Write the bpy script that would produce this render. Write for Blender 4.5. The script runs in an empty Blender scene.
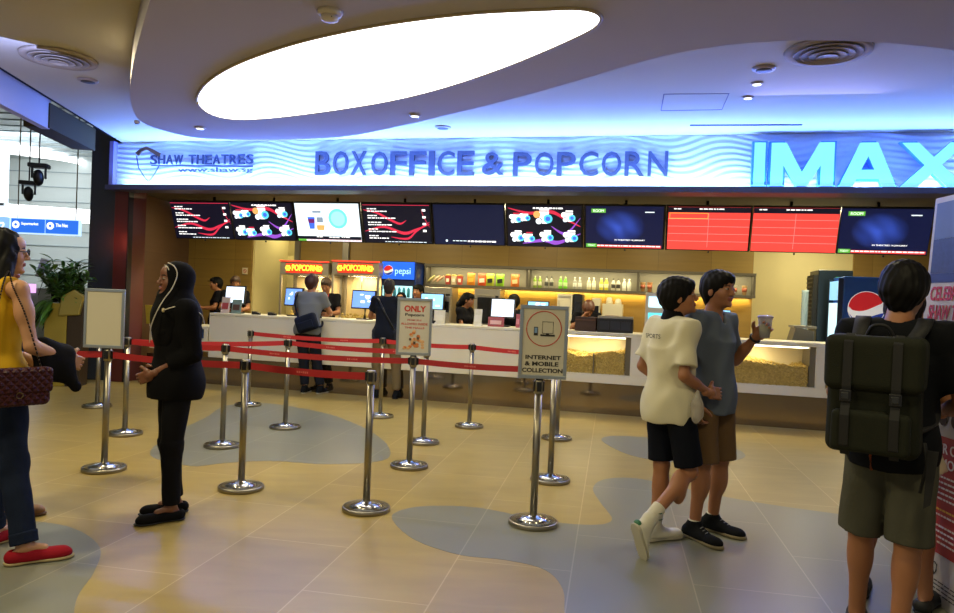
import bpy, math, random
import numpy as np
from mathutils import Vector, Matrix
random.seed(7)
np.random.seed(7)
PI = math.pi
SC = bpy.context.scene
COL = SC.collection

# ------------------------------------------------------------------ camera
FPX, CX, CY, HC = 731.0, 477.0, 306.5, 1.47
PITCH, ROLL = math.atan(8.5/731.0), 0.041
fwd = Vector((0, math.cos(PITCH), -math.sin(PITCH)))
r0 = Vector((1, 0, 0)); u0 = r0.cross(fwd)
rgt = math.cos(ROLL)*r0 + math.sin(ROLL)*u0
upv = -math.sin(ROLL)*r0 + math.cos(ROLL)*u0
EYE = Vector((0, 0, HC))
cd = bpy.data.cameras.new('camera'); cam = bpy.data.objects.new('camera', cd); COL.objects.link(cam)
cd.sensor_width = 36.0; cd.lens = 36.0*FPX/954.0; cd.clip_start = 0.05; cd.clip_end = 200
cam.matrix_world = Matrix(((rgt.x, upv.x, -fwd.x, EYE.x), (rgt.y, upv.y, -fwd.y, EYE.y), (rgt.z, upv.z, -fwd.z, EYE.z), (0, 0, 0, 1)))
SC.camera = cam

def ray(px, py):
    return fwd + rgt*((px-CX)/FPX) - upv*((py-CY)/FPX)
def onz(px, py, z=0.0):
    d = ray(px, py); return EYE + d*((z-HC)/d.z)
def onY(px, py, Y):
    d = ray(px, py); return EYE + d*(Y/d.y)
# the shop front runs at an angle to the camera: shop frame (s along it, d deep into it)
ANG = math.atan(0.245); CA, SA = math.cos(ANG), math.sin(ANG)
E1 = Vector((CA, -SA, 0)); E2 = Vector((SA, CA, 0))
def shop(s, d, z=0.0):
    v = E1*s + E2*d; return Vector((v.x, v.y, z))
def sh(px, py, d):
    r = ray(px, py); t = d/r.dot(E2); p = EYE + r*t
    return p.dot(E1), p.z

# ------------------------------------------------------------------ world, exposure
SC.view_settings.view_transform = 'Standard'; SC.view_settings.look = 'None'
SC.view_settings.gamma = 1.0; SC.view_settings.use_curve_mapping = False
SC.view_settings.exposure = 0.28
w = bpy.data.worlds.new('mall_daylight'); SC.world = w; w.use_nodes = True
bg = w.node_tree.nodes['Background']; bg.inputs[0].default_value = (0.80, 0.81, 0.80, 1); bg.inputs[1].default_value = 0.33

def area_light(name, loc, size, power, color, target=None, sizey=None, spread=None):
    l = bpy.data.lights.new(name, 'AREA'); l.energy = power; l.color = color; l.size = size
    if sizey: l.shape = 'RECTANGLE'; l.size_y = sizey
    if spread: l.spread = spread
    o = bpy.data.objects.new(name, l); COL.objects.link(o); o.location = loc
    dirv = (Vector(target)-Vector(loc)) if target is not None else Vector((0, 0, -1))
    o.rotation_euler = dirv.to_track_quat('-Z', 'Y').to_euler(); return o
def spot_light(name, loc, power, color, angle=90, target=None, size=0.06):
    l = bpy.data.lights.new(name, 'SPOT'); l.energy = power; l.color = color; l.spot_size = math.radians(angle); l.spot_blend = 0.7
    l.shadow_soft_size = size
    o = bpy.data.objects.new(name, l); COL.objects.link(o); o.location = loc
    dirv = (Vector(target)-Vector(loc)) if target is not None else Vector((0, 0, -1))
    o.rotation_euler = dirv.to_track_quat('-Z', 'Y').to_euler(); return o

def along_shop(name, s0, s1, d, z, dd, dz, width, power, color, spread=None):
    # a strip lamp running along the shop front, shining towards (dd, dz) in the shop frame
    l = bpy.data.lights.new(name, 'AREA'); l.energy = power; l.color = color; l.shape = 'RECTANGLE'; l.size = s1-s0; l.size_y = width
    if spread: l.spread = spread
    o = bpy.data.objects.new(name, l); COL.objects.link(o)
    zax = -(E2*dd + Vector((0, 0, dz))).normalized(); xax = E1; yax = zax.cross(xax)
    p = shop((s0+s1)/2, d, z)
    o.matrix_world = Matrix(((xax.x, yax.x, zax.x, p.x), (xax.y, yax.y, zax.y, p.y), (xax.z, yax.z, zax.z, p.z), (0, 0, 0, 1)))
    return o

FAS_D = 9.32                      # depth of the fascia front
# LED strip on the ledge under the fascia, washing it and the ceiling above
along_shop('fascia_led_strip', -7.75, 4.6, FAS_D-0.13, 2.92, 0.45, 1.0, 0.05, 78, (0.46, 0.76, 1.0))
along_shop('ceiling_cove_wash', -7.7, 4.6, FAS_D-0.20, 2.93, -0.85, 1.0, 0.05, 440, (0.09, 0.22, 1.0))
for s_ in (-6.3, -4.2, -2.1, 0.0, 2.2):
    p_ = shop(s_, 10.75, 2.86); area_light('service_downlight', p_, 0.35, 38, (1.0, 0.86, 0.50))
# lobby downlights in the ceiling
for (x_, y_, z_, e_) in ((-3.4, 3.0, 3.52, 60), (-3.6, 6.2, 3.52, 50), (-1.5, 1.2, 3.2, 40), (1.6, 2.0, 3.2, 20), (-1.2, 7.6, 3.2, 40), (2.4, 5.6, 3.2, 24)):
    area_light('lobby_downlight', (x_, y_, z_), 0.3, e_, (1.0, 0.87, 0.52))
# the blue-purple wash that reaches the floor on the right
area_light('blue_wash', (3.2, 7.2, 3.45), 1.2, 34, (0.34, 0.34, 1.0), (2.4, 3.4, 0))
# area lamps added to brighten the mall hall beyond the column
area_light('mall_hall_fill', (-9.5, 13.0, 5.6), 4.0, 650, (0.86, 0.95, 1.0))

area_light('hall_wall_fill', (-11.5, 17.0, 4.6), 2.5, 150, (0.88, 0.95, 1.0), (-11.5, 21, 2.6))  # added fill aimed at the hall's rear wall to lighten it
# ------------------------------------------------------------------ helpers: materials
def hexlin(h):
    h = h.lstrip('#'); c = [int(h[i:i+2], 16)/255 for i in (0, 2, 4)]
    return tuple(x/12.92 if x <= 0.04045 else ((x+0.055)/1.055)**2.4 for x in c)
MATS = {}
def M(name, col='#808080', rough=0.6, metal=0.0, emit=None, es=0.0, vary=0.0, vscale=8.0, bump=0.0, bscale=60.0, trans=0.0, alpha=1.0, spec=0.5, coat=0.0):
    if name in MATS: return MATS[name]
    m = bpy.data.materials.new(name); m.use_nodes = True; nt = m.node_tree; b = nt.nodes['Principled BSDF']
    c = hexlin(col) if isinstance(col, str) else col
    b.inputs['Base Color'].default_value = (*c, 1); b.inputs['Roughness'].default_value = rough; b.inputs['Metallic'].default_value = metal
    b.inputs['Specular IOR Level'].default_value = min(spec, .12) if rough >= .75 else spec
    if coat: b.inputs['Coat Weight'].default_value = coat; b.inputs['Coat Roughness'].default_value = 0.08
    if emit is not None:
        e = hexlin(emit) if isinstance(emit, str) else emit
        b.inputs['Emission Color'].default_value = (*e, 1); b.inputs['Emission Strength'].default_value = es
    if trans: b.inputs['Transmission Weight'].default_value = trans
    if alpha < 1: b.inputs['Alpha'].default_value = alpha
    if vary or bump:
        tc = nt.nodes.new('ShaderNodeTexCoord')
    if vary:
        n = nt.nodes.new('ShaderNodeTexNoise'); n.inputs['Scale'].default_value = vscale; n.inputs['Detail'].default_value = 4
        nt.links.new(tc.outputs['Object'], n.inputs['Vector'])
        mx = nt.nodes.new('ShaderNodeMix'); mx.data_type = 'RGBA'
        mx.inputs[6].default_value = (*[x*(1-vary) for x in c], 1); mx.inputs[7].default_value = (*[min(1, x*(1+vary)) for x in c], 1)
        nt.links.new(n.outputs['Fac'], mx.inputs[0]); nt.links.new(mx.outputs[2], b.inputs['Base Color'])
    if bump:
        n2 = nt.nodes.new('ShaderNodeTexNoise'); n2.inputs['Scale'].default_value = bscale
        bp = nt.nodes.new('ShaderNodeBump'); bp.inputs['Strength'].default_value = bump; bp.inputs['Distance'].default_value = 0.01
        nt.links.new(tc.outputs['Object'], n2.inputs['Vector']); nt.links.new(n2.outputs['Fac'], bp.inputs['Height']); nt.links.new(bp.outputs[0], b.inputs['Normal'])
    MATS[name] = m; return m

# ------------------------------------------------------------------ helpers: meshes
def text_data(s, bold=0.0):
    cu = bpy.data.curves.new('t', 'FONT'); cu.body = s; cu.size = 1.0; cu.offset = bold; cu.resolution_u = 3
    o = bpy.data.objects.new('t', cu); COL.objects.link(o)
    dg = bpy.context.evaluated_depsgraph_get(); dg.update()
    me = bpy.data.meshes.new_from_object(o.evaluated_get(dg))
    V = np.array([v.co[:] for v in me.vertices], dtype=float).reshape(-1, 3); Fs = [tuple(p.vertices) for p in me.polygons]
    bpy.data.objects.remove(o); bpy.data.curves.remove(cu); bpy.data.meshes.remove(me)
    return V, Fs
class MB:
    def __init__(s): s.v = []; s.f = []; s.mi = []; s.mats = []; s.sm = []
    def slot(s, m):
        if m not in s.mats: s.mats.append(m)
        return s.mats.index(m)
    def add(s, V, Fs, m, smooth=False):
        b = len(s.v); s.v.extend([tuple(map(float, p)) for p in V]); i = s.slot(m)
        for f in Fs: s.f.append(tuple(int(k)+b for k in f)); s.mi.append(i); s.sm.append(smooth)
        return s
    def box(s, c, size, m, rot=None):
        hx, hy, hz = size[0]/2, size[1]/2, size[2]/2
        V = [Vector((x, y, z)) for z in (-hz, hz) for y in (-hy, hy) for x in (-hx, hx)]
        if rot is not None: V = [rot @ p for p in V]
        V = [p+Vector(c) for p in V]
        return s.add(V, [(0, 2, 3, 1), (4, 5, 7, 6), (0, 1, 5, 4), (2, 6, 7, 3), (0, 4, 6, 2), (1, 3, 7, 5)], m)
    def tube(s, pts, r, m, seg=10, caps=True):
        pts = [Vector(p) for p in pts]; rs = r if isinstance(r, (list, tuple)) else [r]*len(pts); V = []; n = len(pts)
        up = Vector((0, 0, 1))
        for i, p in enumerate(pts):
            t = (pts[min(i+1, n-1)]-pts[max(i-1, 0)]).normalized()
            a = t.cross(up); a = a if a.length > 1e-3 else t.cross(Vector((1, 0, 0))); a.normalize(); b = t.cross(a)
            for k in range(seg):
                an = 2*PI*k/seg; V.append(p+(a*math.cos(an)+b*math.sin(an))*rs[i])
        F = [(i*seg+k, i*seg+(k+1) % seg, (i+1)*seg+(k+1) % seg, (i+1)*seg+k) for i in range(n-1) for k in range(seg)]
        if caps: F += [tuple(range(seg-1, -1, -1)), tuple((n-1)*seg+k for k in range(seg))]
        return s.add(V, F, m, True)
    def lathe(s, prof, m, seg=32, c=(0, 0, 0), axis='z'):
        V = []; n = len(prof)
        for (r, z) in prof:
            for k in range(seg):
                an = 2*PI*k/seg; x, y = r*math.cos(an), r*math.sin(an)
                p = (x, y, z) if axis == 'z' else (x, -z, y)
                V.append((p[0]+c[0], p[1]+c[1], p[2]+c[2]))
        F = [(i*seg+k, i*seg+(k+1) % seg, (i+1)*seg+(k+1) % seg, (i+1)*seg+k) for i in range(n-1) for k in range(seg)]
        F += [tuple(range(seg-1, -1, -1)), tuple((n-1)*seg+k for k in range(seg))]
        return s.add(V, F, m, True)
    def prism(s, poly, d0, d1, m, plane='xy'):
        # polygon in a plane, extruded from d0 to d1 along the normal
        n = len(poly)
        def P(a, b, d): return (a, b, d) if plane == 'xy' else ((a, d, b) if plane == 'xz' else (d, a, b))
        V = [P(a, b, d0) for a, b in poly]+[P(a, b, d1) for a, b in poly]
        F = [tuple(range(n-1, -1, -1)), tuple(range(n, 2*n))]+[(i, (i+1) % n, n+(i+1) % n, n+i) for i in range(n)]
        return s.add(V, F, m)
    def ell(s, c, r, m, seg=14, rings=9, rot=None):
        V = []; 
        for i in range(rings+1):
            th = PI*i/rings
            for k in range(seg):
                ph = 2*PI*k/seg; p = Vector((r[0]*math.sin(th)*math.cos(ph), r[1]*math.sin(th)*math.sin(ph), r[2]*math.cos(th)))
                if rot is not None: p = rot @ p
                V.append(p+Vector(c))
        F = [(i*seg+k, (i+1)*seg+k, (i+1)*seg+(k+1) % seg, i*seg+(k+1) % seg) for i in range(rings) for k in range(seg)]
        return s.add(V, F, m, True)
    def text(s, t, x, z, w, h, m, y=0.0, depth=0.002, bold=0.0, shear=0.0):
        # writing in the xz plane facing -y: left edge x, bottom z, fitted to w by h
        V, Fs = text_data(t, bold)
        if len(V) == 0: return s
        mn, mx = V.min(0), V.max(0); d = np.maximum(mx-mn, 1e-6)
        X = x+(V[:, 0]-mn[0])/d[0]*w; Z = z+(V[:, 1]-mn[1])/d[1]*h; X = X+shear*(Z-z)
        n = len(V); A = np.stack([X, np.full(n, y), Z], 1); s.add(A, Fs, m)
        if depth > 0.0015:
            B = np.stack([X, np.full(n, y+depth), Z], 1)
            from collections import Counter
            cnt = Counter(); 
            for f in Fs:
                for i in range(len(f)): cnt[(f[i], f[(i+1) % len(f)])] += 1
            S = [(a, b, b+n, a+n) for (a, b) in cnt if (b, a) not in cnt]
            s.add(np.concatenate([A, B]), S, m)
        return s
    def grid(s, f, nu, nv, m, smooth=True):
        V = [f(i/nu, j/nv) for j in range(nv+1) for i in range(nu+1)]
        F = [(j*(nu+1)+i, j*(nu+1)+i+1, (j+1)*(nu+1)+i+1, (j+1)*(nu+1)+i) for j in range(nv) for i in range(nu)]
        return s.add(V, F, m, smooth)
    def build(s, name, parent=None, loc=None, rz=0.0, bevel=0.0, seg=2, **props):
        me = bpy.data.meshes.new(name); me.from_pydata(s.v, [], s.f)
        for m in s.mats: me.materials.append(m)
        me.polygons.foreach_set('material_index', s.mi); me.polygons.foreach_set('use_smooth', s.sm); me.update()
        o = bpy.data.objects.new(name, me); COL.objects.link(o)
        if loc is not None: o.location = loc
        o.rotation_euler.z = rz
        if parent is not None: o.parent = parent
        if bevel:
            b = o.modifiers.new('bevel', 'BEVEL'); b.width = bevel; b.segments = seg; b.limit_method = 'ANGLE'; b.angle_limit = 0.7
        for k, v in props.items(): o[k] = v
        return o
def thing(name, label, cat, loc=(0, 0, 0), rz=0.0, group=None):
    o = bpy.data.objects.new(name, None); COL.objects.link(o); o.location = loc; o.rotation_euler.z = rz
    o.empty_display_size = 0.1
    o['label'] = label; o['category'] = cat
    if group: o['group'] = group
    return o
def shop_thing(name, label, cat, s, d, z=0.0, rz=0.0, group=None):
    return thing(name, label, cat, shop(s, d, z), -ANG+rz, group)
def copy_tree(o, parent=None):
    c = o.copy(); COL.objects.link(c)
    if parent is not None: c.parent = parent
    for ch in list(o.children): copy_tree(ch, c)
    return c
def smooth_poly(pts, n=6, closed=True):
    out = []; N = len(pts)
    rng = range(N) if closed else range(N-1)
    for i in rng:
        if closed: p0, p1, p2, p3 = pts[i-1], pts[i], pts[(i+1) % N], pts[(i+2) % N]
        else: p0, p1, p2, p3 = pts[max(i-1, 0)], pts[i], pts[i+1], pts[min(i+2, N-1)]
        for k in range(n):
            t = k/n
            out.append(tuple(0.5*((2*b)+(-a+c)*t+(2*a-5*b+4*c-d)*t*t+(-a+3*b-3*c+d)*t**3) for a, b, c, d in zip(p0, p1, p2, p3)))
    if not closed: out.append(tuple(pts[-1]))
    return out
# ------------------------------------------------------------------ the setting
def floor_material():
    m = bpy.data.materials.new('floor_tile'); m.use_nodes = True; nt = m.node_tree; b = nt.nodes['Principled BSDF']
    tc = nt.nodes.new('ShaderNodeTexCoord'); mp = nt.nodes.new('ShaderNodeMapping')
    a = math.atan(136/731.0); p = onz(567, 600)
    # texture x runs along the long joints; a joint passes through p
    mp.inputs['Rotation'].default_value = (0, 0, -(PI/2-a))
    X = p.x*math.cos(-(PI/2-a))-p.y*math.sin(-(PI/2-a)); Y = p.x*math.sin(-(PI/2-a))+p.y*math.cos(-(PI/2-a))
    mp.inputs['Location'].default_value = (-X+0.25, -Y, 0)
    nt.links.new(tc.outputs['Object'], mp.inputs['Vector'])
    br = nt.nodes.new('ShaderNodeTexBrick'); br.inputs['Scale'].default_value = 1.0; br.inputs['Brick Width'].default_value = 1.28; br.inputs['Row Height'].default_value = 0.64
    br.inputs['Mortar Size'].default_value = 0.004; br.inputs['Mortar Smooth'].default_value = 0.3; br.offset = 0.5
    c1 = hexlin('#a18c4e'); c2 = hexlin('#978249')
    br.inputs['Color1'].default_value = (*c1, 1); br.inputs['Color2'].default_value = (*c2, 1); br.inputs['Mortar'].default_value = (*hexlin('#b8a26c'), 1)
    nt.links.new(mp.outputs[0], br.inputs['Vector'])
    n = nt.nodes.new('ShaderNodeTexNoise'); n.inputs['Scale'].default_value = 2.2; n.inputs['Detail'].default_value = 6; n.inputs['Distortion'].default_value = 0.6
    mp2 = nt.nodes.new('ShaderNodeMapping'); mp2.inputs['Rotation'].default_value = (0, 0, -0.4); mp2.inputs['Scale'].default_value = (1, 3.5, 1)
    nt.links.new(tc.outputs['Object'], mp2.inputs[0]); nt.links.new(mp2.outputs[0], n.inputs['Vector'])
    mx = nt.nodes.new('ShaderNodeMix'); mx.data_type = 'RGBA'; mx.blend_type = 'MULTIPLY'; mx.inputs[0].default_value = 1.0
    rmp = nt.nodes.new('ShaderNodeMapRange'); rmp.inputs['To Min'].default_value = 0.80; rmp.inputs['To Max'].default_value = 1.15
    nt.links.new(n.outputs['Fac'], rmp.inputs[0]); nt.links.new(br.outputs['Color'], mx.inputs[6]); nt.links.new(rmp.outputs[0], mx.inputs[7]); nt.links.new(mx.outputs[2], b.inputs['Base Color'])
    b.inputs['Roughness'].default_value = 0.33; b.inputs['Specular IOR Level'].default_value = 0.30
    return m
def inlay_material():
    m = bpy.data.materials.new('floor_inlay'); m.use_nodes = True; nt = m.node_tree; b = nt.nodes['Principled BSDF']
    tc = nt.nodes.new('ShaderNodeTexCoord'); mp = nt.nodes.new('ShaderNodeMapping')
    a = math.atan(136/731.0); p = onz(567, 600)
    mp.inputs['Rotation'].default_value = (0, 0, -(PI/2-a))
    X = p.x*math.cos(-(PI/2-a))-p.y*math.sin(-(PI/2-a)); Y = p.x*math.sin(-(PI/2-a))+p.y*math.cos(-(PI/2-a))
    mp.inputs['Location'].default_value = (-X+0.25, -Y, 0)
    nt.links.new(tc.outputs['Object'], mp.inputs['Vector'])
    br = nt.nodes.new('ShaderNodeTexBrick'); br.inputs['Scale'].default_value = 1.0; br.inputs['Brick Width'].default_value = 1.28; br.inputs['Row Height'].default_value = 0.64
    br.inputs['Mortar Size'].default_value = 0.004; br.offset = 0.5
    br.inputs['Color1'].default_value = (*hexlin('#787766'), 1); br.inputs['Color2'].default_value = (*hexlin('#737363'), 1); br.inputs['Mortar'].default_value = (*hexlin('#8f8c78'), 1)
    nt.links.new(mp.outputs[0], br.inputs['Vector']); nt.links.new(br.outputs['Color'], b.inputs['Base Color'])
    b.inputs['Roughness'].default_value = 0.33; b.inputs['Specular IOR Level'].default_value = 0.4
    return m
FLOOR_M, INLAY_M = floor_material(), inlay_material()
CEIL_M = M('ceiling_paint', '#bfb8a2', 0.85, vary=0.03, vscale=1.2)
CLOUD_M = M('cloud_ceiling_paint', '#b2adb2', 0.85, vary=0.03, vscale=1.0)
STEEL = M('brushed_steel', '#948d7c', 0.33, 1.0, vary=0.08, vscale=40)
STEEL_DISC = M('polished_steel_disc', '#c4c2bd', 0.18, 1.0)
BLACK = M('black_plastic', '#0c0c0e', 0.4)
WHITE_P = M('white_laminate', '#d9d3bc', 0.35)

m = MB(); m.box((-2, 9, -0.06), (34, 34, 0.12), FLOOR_M); m.build('floor', kind='structure')
def inlay(px, name):
    pts = smooth_poly(px, 5); P = [onz(a, b) for a, b in pts]
    mb = MB(); mb.prism([(p.x, p.y) for p in P], 0.0, 0.0012, INLAY_M); o = mb.build(name); o['kind'] = 'structure'
    tri = o.modifiers.new('tri', 'TRIANGULATE'); return o
inlay([(205, 418), (225, 406), (262, 403), (300, 408), (335, 416), (370, 431), (388, 446), (388, 458), (365, 463), (320, 464), (270, 461), (225, 463), (190, 466), (150, 455), (170, 435)], 'trim_1')
inlay([(100, 548), (94, 572), (78, 596), (74, 618), (76, 660), (-120, 680), (-200, 560), (-40, 520), (30, 521), (75, 529)], 'trim_2')
inlay([(392, 519), (402, 510), (430, 506), (480, 508), (540, 520), (590, 525), (612, 520), (600, 502), (593, 488), (606, 479), (640, 479), (700, 492), (760, 503), (830, 513), (900, 522), (1000, 535), (1120, 600), (1150, 720), (900, 780), (700, 760), (610, 700), (585, 650), (566, 620), (563, 590), (545, 570), (505, 560), (460, 555), (415, 540)], 'trim_3')
inlay([(602, 441), (612, 436), (640, 437), (680, 440), (730, 447), (745, 457), (715, 463), (670, 462), (630, 455)], 'trim_4')

# base ceiling, with its edge over the open mall hall on the left
e0, e1_ = onz(0, 67, 3.57), onz(118, 140, 3.57)
dirE = (e1_-e0).normalized(); far = e1_+dirE*0.5; near = e0-dirE*9
m = MB(); m.prism([(near.x, near.y), (9, near.y), (9, 13), (far.x, 13), (far.x, far.y), (e1_.x, e1_.y), (e0.x, e0.y)], 3.57, 3.70, CEIL_M); m.build('ceiling', kind='structure')
# dark shadow gap and blue lit bulkhead along that edge
GAPM = M('shadow_gap', '#15161c', 0.8); BULK = M('bulkhead_paint', '#b5b0b8', 0.8)
nrm = Vector((-dirE.y, dirE.x, 0)); 
if nrm.x > 0: nrm = -nrm
def strip(mb, p0, p1, o0, o1, z0, z1, mat):
    a = p0+nrm*o0; b = p1+nrm*o0; c = p1+nrm*o1; d = p0+nrm*o1
    mb.prism([(a.x, a.y), (b.x, b.y), (c.x, c.y), (d.x, d.y)], z0, z1, mat)
m = MB(); strip(m, near, far, 0.0, 0.13, 3.62, 3.72, GAPM); m.build('trim_5', kind='structure')
m = MB(); strip(m, near, onz(62, 107, 3.57), 0.13, 0.22, 3.29, 3.72, BULK); m.build('trim_6', kind='structure')
BR = M('brown_box_panel', '#4a4028', 0.8)
pb0 = onz(60, 106, 3.57); pb1 = onz(104, 132, 3.57)
m = MB(); strip(m, pb0, pb1, 0.11, 0.40, 3.30, 3.60, BR); m.build('trim_7', kind='structure')
area_light('bulkhead_lamp', onz(10, 100, 3.2)+Vector((0.45, -0.6, 0.1)), 0.8, 9, (0.3, 0.38, 1.0), onz(10, 85, 3.45)+nrm*0.15)

# dropped cloud ceiling with its curved outline
cl = [onz(a, b, 3.30) for a, b in [(150, 0), (141, 32), (133, 65), (130, 92), (133, 110), (142, 122), (165, 131), (200, 138), (260, 140), (340, 137), (400, 126), (460, 112), (520, 97), (580, 80), (620, 68), (660, 57), (700, 49), (750, 43), (800, 40.5), (850, 41), (900, 44), (954, 50)]]
pts = smooth_poly([(p.x, p.y) for p in cl], 4, closed=False)
e = pts[-1]; a0 = pts[0]
pts += [(e[0]+1.2, e[1]-0.25), (e[0]+3.0, e[1]-0.3), (9, e[1]), (9, -5), (a0[0]+1.0, -5), (a0[0]+0.7, 0.0), (a0[0]+0.35, 2.5)]
m = MB(); m.prism(pts, 3.30, 3.575, CLOUD_M); o = m.build('ceiling_cloud', kind='structure')
o.modifiers.new('tri', 'TRIANGULATE')
# luminous teardrop set in the cloud
LUM = M('luminous_membrane', '#ffffff', 0.5, emit=(1.0, 0.97, 0.90), es=3.2)
tp = [(197, 100), (203, 86), (220, 72), (250, 57.5), (300, 41), (360, 27.5), (420, 18), (480, 11.5), (540, 8.5), (575, 7.5), (593, 10), (601, 16.5), (596, 25), (578, 35), (540, 52), (500, 68), (450, 85), (400, 98), (350, 107), (300, 114), (260, 118), (230, 118), (208, 112)]
tp = [onz(a, b, 3.30) for a, b in smooth_poly(tp, 4)]
m = MB(); m.prism([(p.x, p.y) for p in tp], 3.288, 3.302, LUM); o = m.build('ceiling_light'); o.modifiers.new('tri', 'TRIANGULATE')
o['label'] = 'large white glowing teardrop light panel set in the dropped ceiling'; o['category'] = 'ceiling light'
rim = MB(); pl = [(p.x, p.y, 3.296) for p in tp]; rim.tube(pl+[pl[0]], 0.014, M('light_rim', '#b0a07e', 0.6), 6)
r = rim.build('rim', o)

# fascia: carved wave panel
FASM = M('carved_white_panel', '#c2cde4', 0.5)
s0, s1 = sh(117.5, 165, FAS_D)[0], 4.9; z0, z1 = 2.895, 3.565
def wave(u, v):
    s = s0+(s1-s0)*u; z = z0+(z1-z0)*v
    A = 0.060+0.035*math.sin(1.1*s+0.6)
    ph = z+A*math.sin(2*PI*s/1.55+0.8*math.sin(0.9*s)+1.6*v)*(1-0.25*v)
    hgt = 0.5+0.5*math.sin(2*PI*ph/0.075)
    return (s, -0.012*hgt, z)
m = MB(); m.grid(wave, 520, 66, FASM)
m.box(((s0+s1)/2, 0.07, (z0+z1)/2), (s1-s0, 0.12, z1-z0), FASM)
m.build('fascia_panel', loc=shop(0, FAS_D), rz=-ANG, kind='structure')
SOFF = M('fascia_soffit_paint', '#4a4a5e', 0.5)
m = MB(); m.box(((s0+s1)/2, -0.06, 2.865), (s1-s0, 0.36, 0.06), SOFF); m.box(((s0+s1)/2, -0.235, 2.87), (s1-s0, 0.012, 0.07), SOFF)
m.build('fascia_ledge', loc=shop(0, FAS_D), rz=-ANG, kind='structure')
# purple return at the fascia's left end
m = MB(); m.box((s0-0.035, 0.05, 3.24), (0.07, 0.28, 0.66), M('fascia_return', '#8b86c8', 0.6)); m.build('fascia_return', loc=shop(0, FAS_D), rz=-ANG, kind='structure')

# portal: dark column, red jamb
colm = M('slate_column', '#262b33', 0.45, vary=0.06)
cL, cR = onY(88.5, 250, 11.0), onY(113.5, 250, 11.0)
m = MB(); m.box(((cL.x+cR.x)/2, 11.2, 1.985), (cR.x-cL.x, 0.4, 3.97), colm); m.build('wall_column', bevel=0.006, kind='structure')
sj0, _ = sh(114, 300, FAS_D+0.05); sj1, _ = sh(127, 300, FAS_D+0.05)
m = MB(); m.box(((sj0+sj1)/2, 0.2, 1.44), (sj1-sj0, 0.4, 2.88), M('red_jamb', '#5c2a24', 0.35, vary=0.15, vscale=1.5)); m.box((sj1+0.008, 0.05, 1.44), (0.016, 0.1, 2.88), BLACK)
m.build('wall_jamb', loc=shop(0, FAS_D), rz=-ANG, kind='structure')
along_shop('jamb_red_lamp', s0-0.12, s0+0.0, FAS_D-0.35, 2.1, 1.0, 0.0, 0.25, 0.55, (1.0, 0.10, 0.05))

# shop interior: walls, soffit
def wood_material(name, c1, c2, sx=0.85, sz=0.5):
    m = bpy.data.materials.new(name); m.use_nodes = True; nt = m.node_tree; b = nt.nodes['Principled BSDF']
    tc = nt.nodes.new('ShaderNodeTexCoord'); mp = nt.nodes.new('ShaderNodeMapping'); mp.inputs['Rotation'].default_value = (PI/2, 0, 0)
    nt.links.new(tc.outputs['Object'], mp.inputs[0])
    br = nt.nodes.new('ShaderNodeTexBrick'); br.inputs['Brick Width'].default_value = sx; br.inputs['Row Height'].default_value = sz; br.offset = 0.0
    br.inputs['Scale'].default_value = 1.0; br.inputs['Mortar Size'].default_value = 0.003
    br.inputs['Color1'].default_value = (*hexlin(c1), 1); br.inputs['Color2'].default_value = (*hexlin(c2), 1); br.inputs['Mortar'].default_value = (*[x*0.6 for x in hexlin(c2)], 1)
    nt.links.new(mp.outputs[0], br.inputs['Vector'])
    wv = nt.nodes.new('ShaderNodeTexNoise'); wv.inputs['Scale'].default_value = 3.0; wv.inputs['Detail'].default_value = 5
    mp2 = nt.nodes.new('ShaderNodeMapping'); mp2.inputs['Scale'].default_value = (0.4, 1, 6); nt.links.new(tc.outputs['Object'], mp2.inputs[0]); nt.links.new(mp2.outputs[0], wv.inputs['Vector'])
    mx = nt.nodes.new('ShaderNodeMix'); mx.data_type = 'RGBA'; mx.blend_type = 'MULTIPLY'; mx.inputs[0].default_value = 1.0
    rm = nt.nodes.new('ShaderNodeMapRange'); rm.inputs['To Min'].default_value = 0.8; rm.inputs['To Max'].default_value = 1.15
    nt.links.new(wv.outputs['Fac'], rm.inputs[0]); nt.links.new(br.outputs['Color'], mx.inputs[6]); nt.links.new(rm.outputs[0], mx.inputs[7]); nt.links.new(mx.outputs[2], b.inputs['Base Color'])
    b.inputs['Roughness'].default_value = 0.42
    return m
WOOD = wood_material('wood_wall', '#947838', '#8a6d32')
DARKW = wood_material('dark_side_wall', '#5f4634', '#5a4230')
CREAM = M('cream_wall', '#d8c98e', 0.7, vary=0.03)
BACK_D = 12.6
sA, _ = sh(250, 300, 12.15); sB, _ = sh(752, 300, BACK_D); sC, _ = sh(851, 300, BACK_D+0.6)
s188, _ = sh(187, 300, 12.15)
m = MB(); m.box(((s188+sA)/2, 12.2, 1.5), (sA-s188, 0.1, 3.0), WOOD); m.build('wall_left_rear', rz=-ANG, kind='structure')
sj, _ = sh(128.5, 300, FAS_D+0.3)
L = math.hypot(s188-sj, 12.15-9.7); an = math.atan2(12.15-9.7, s188-sj)
mid = shop((sj+s188)/2-0.04*math.sin(an), (9.7+12.15)/2+0.04*math.cos(an))
m = MB(); m.box((0, 0, 1.5), (L, 0.08, 3.0), DARKW); m.build('wall_left', loc=mid, rz=an-ANG, kind='structure')
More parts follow.
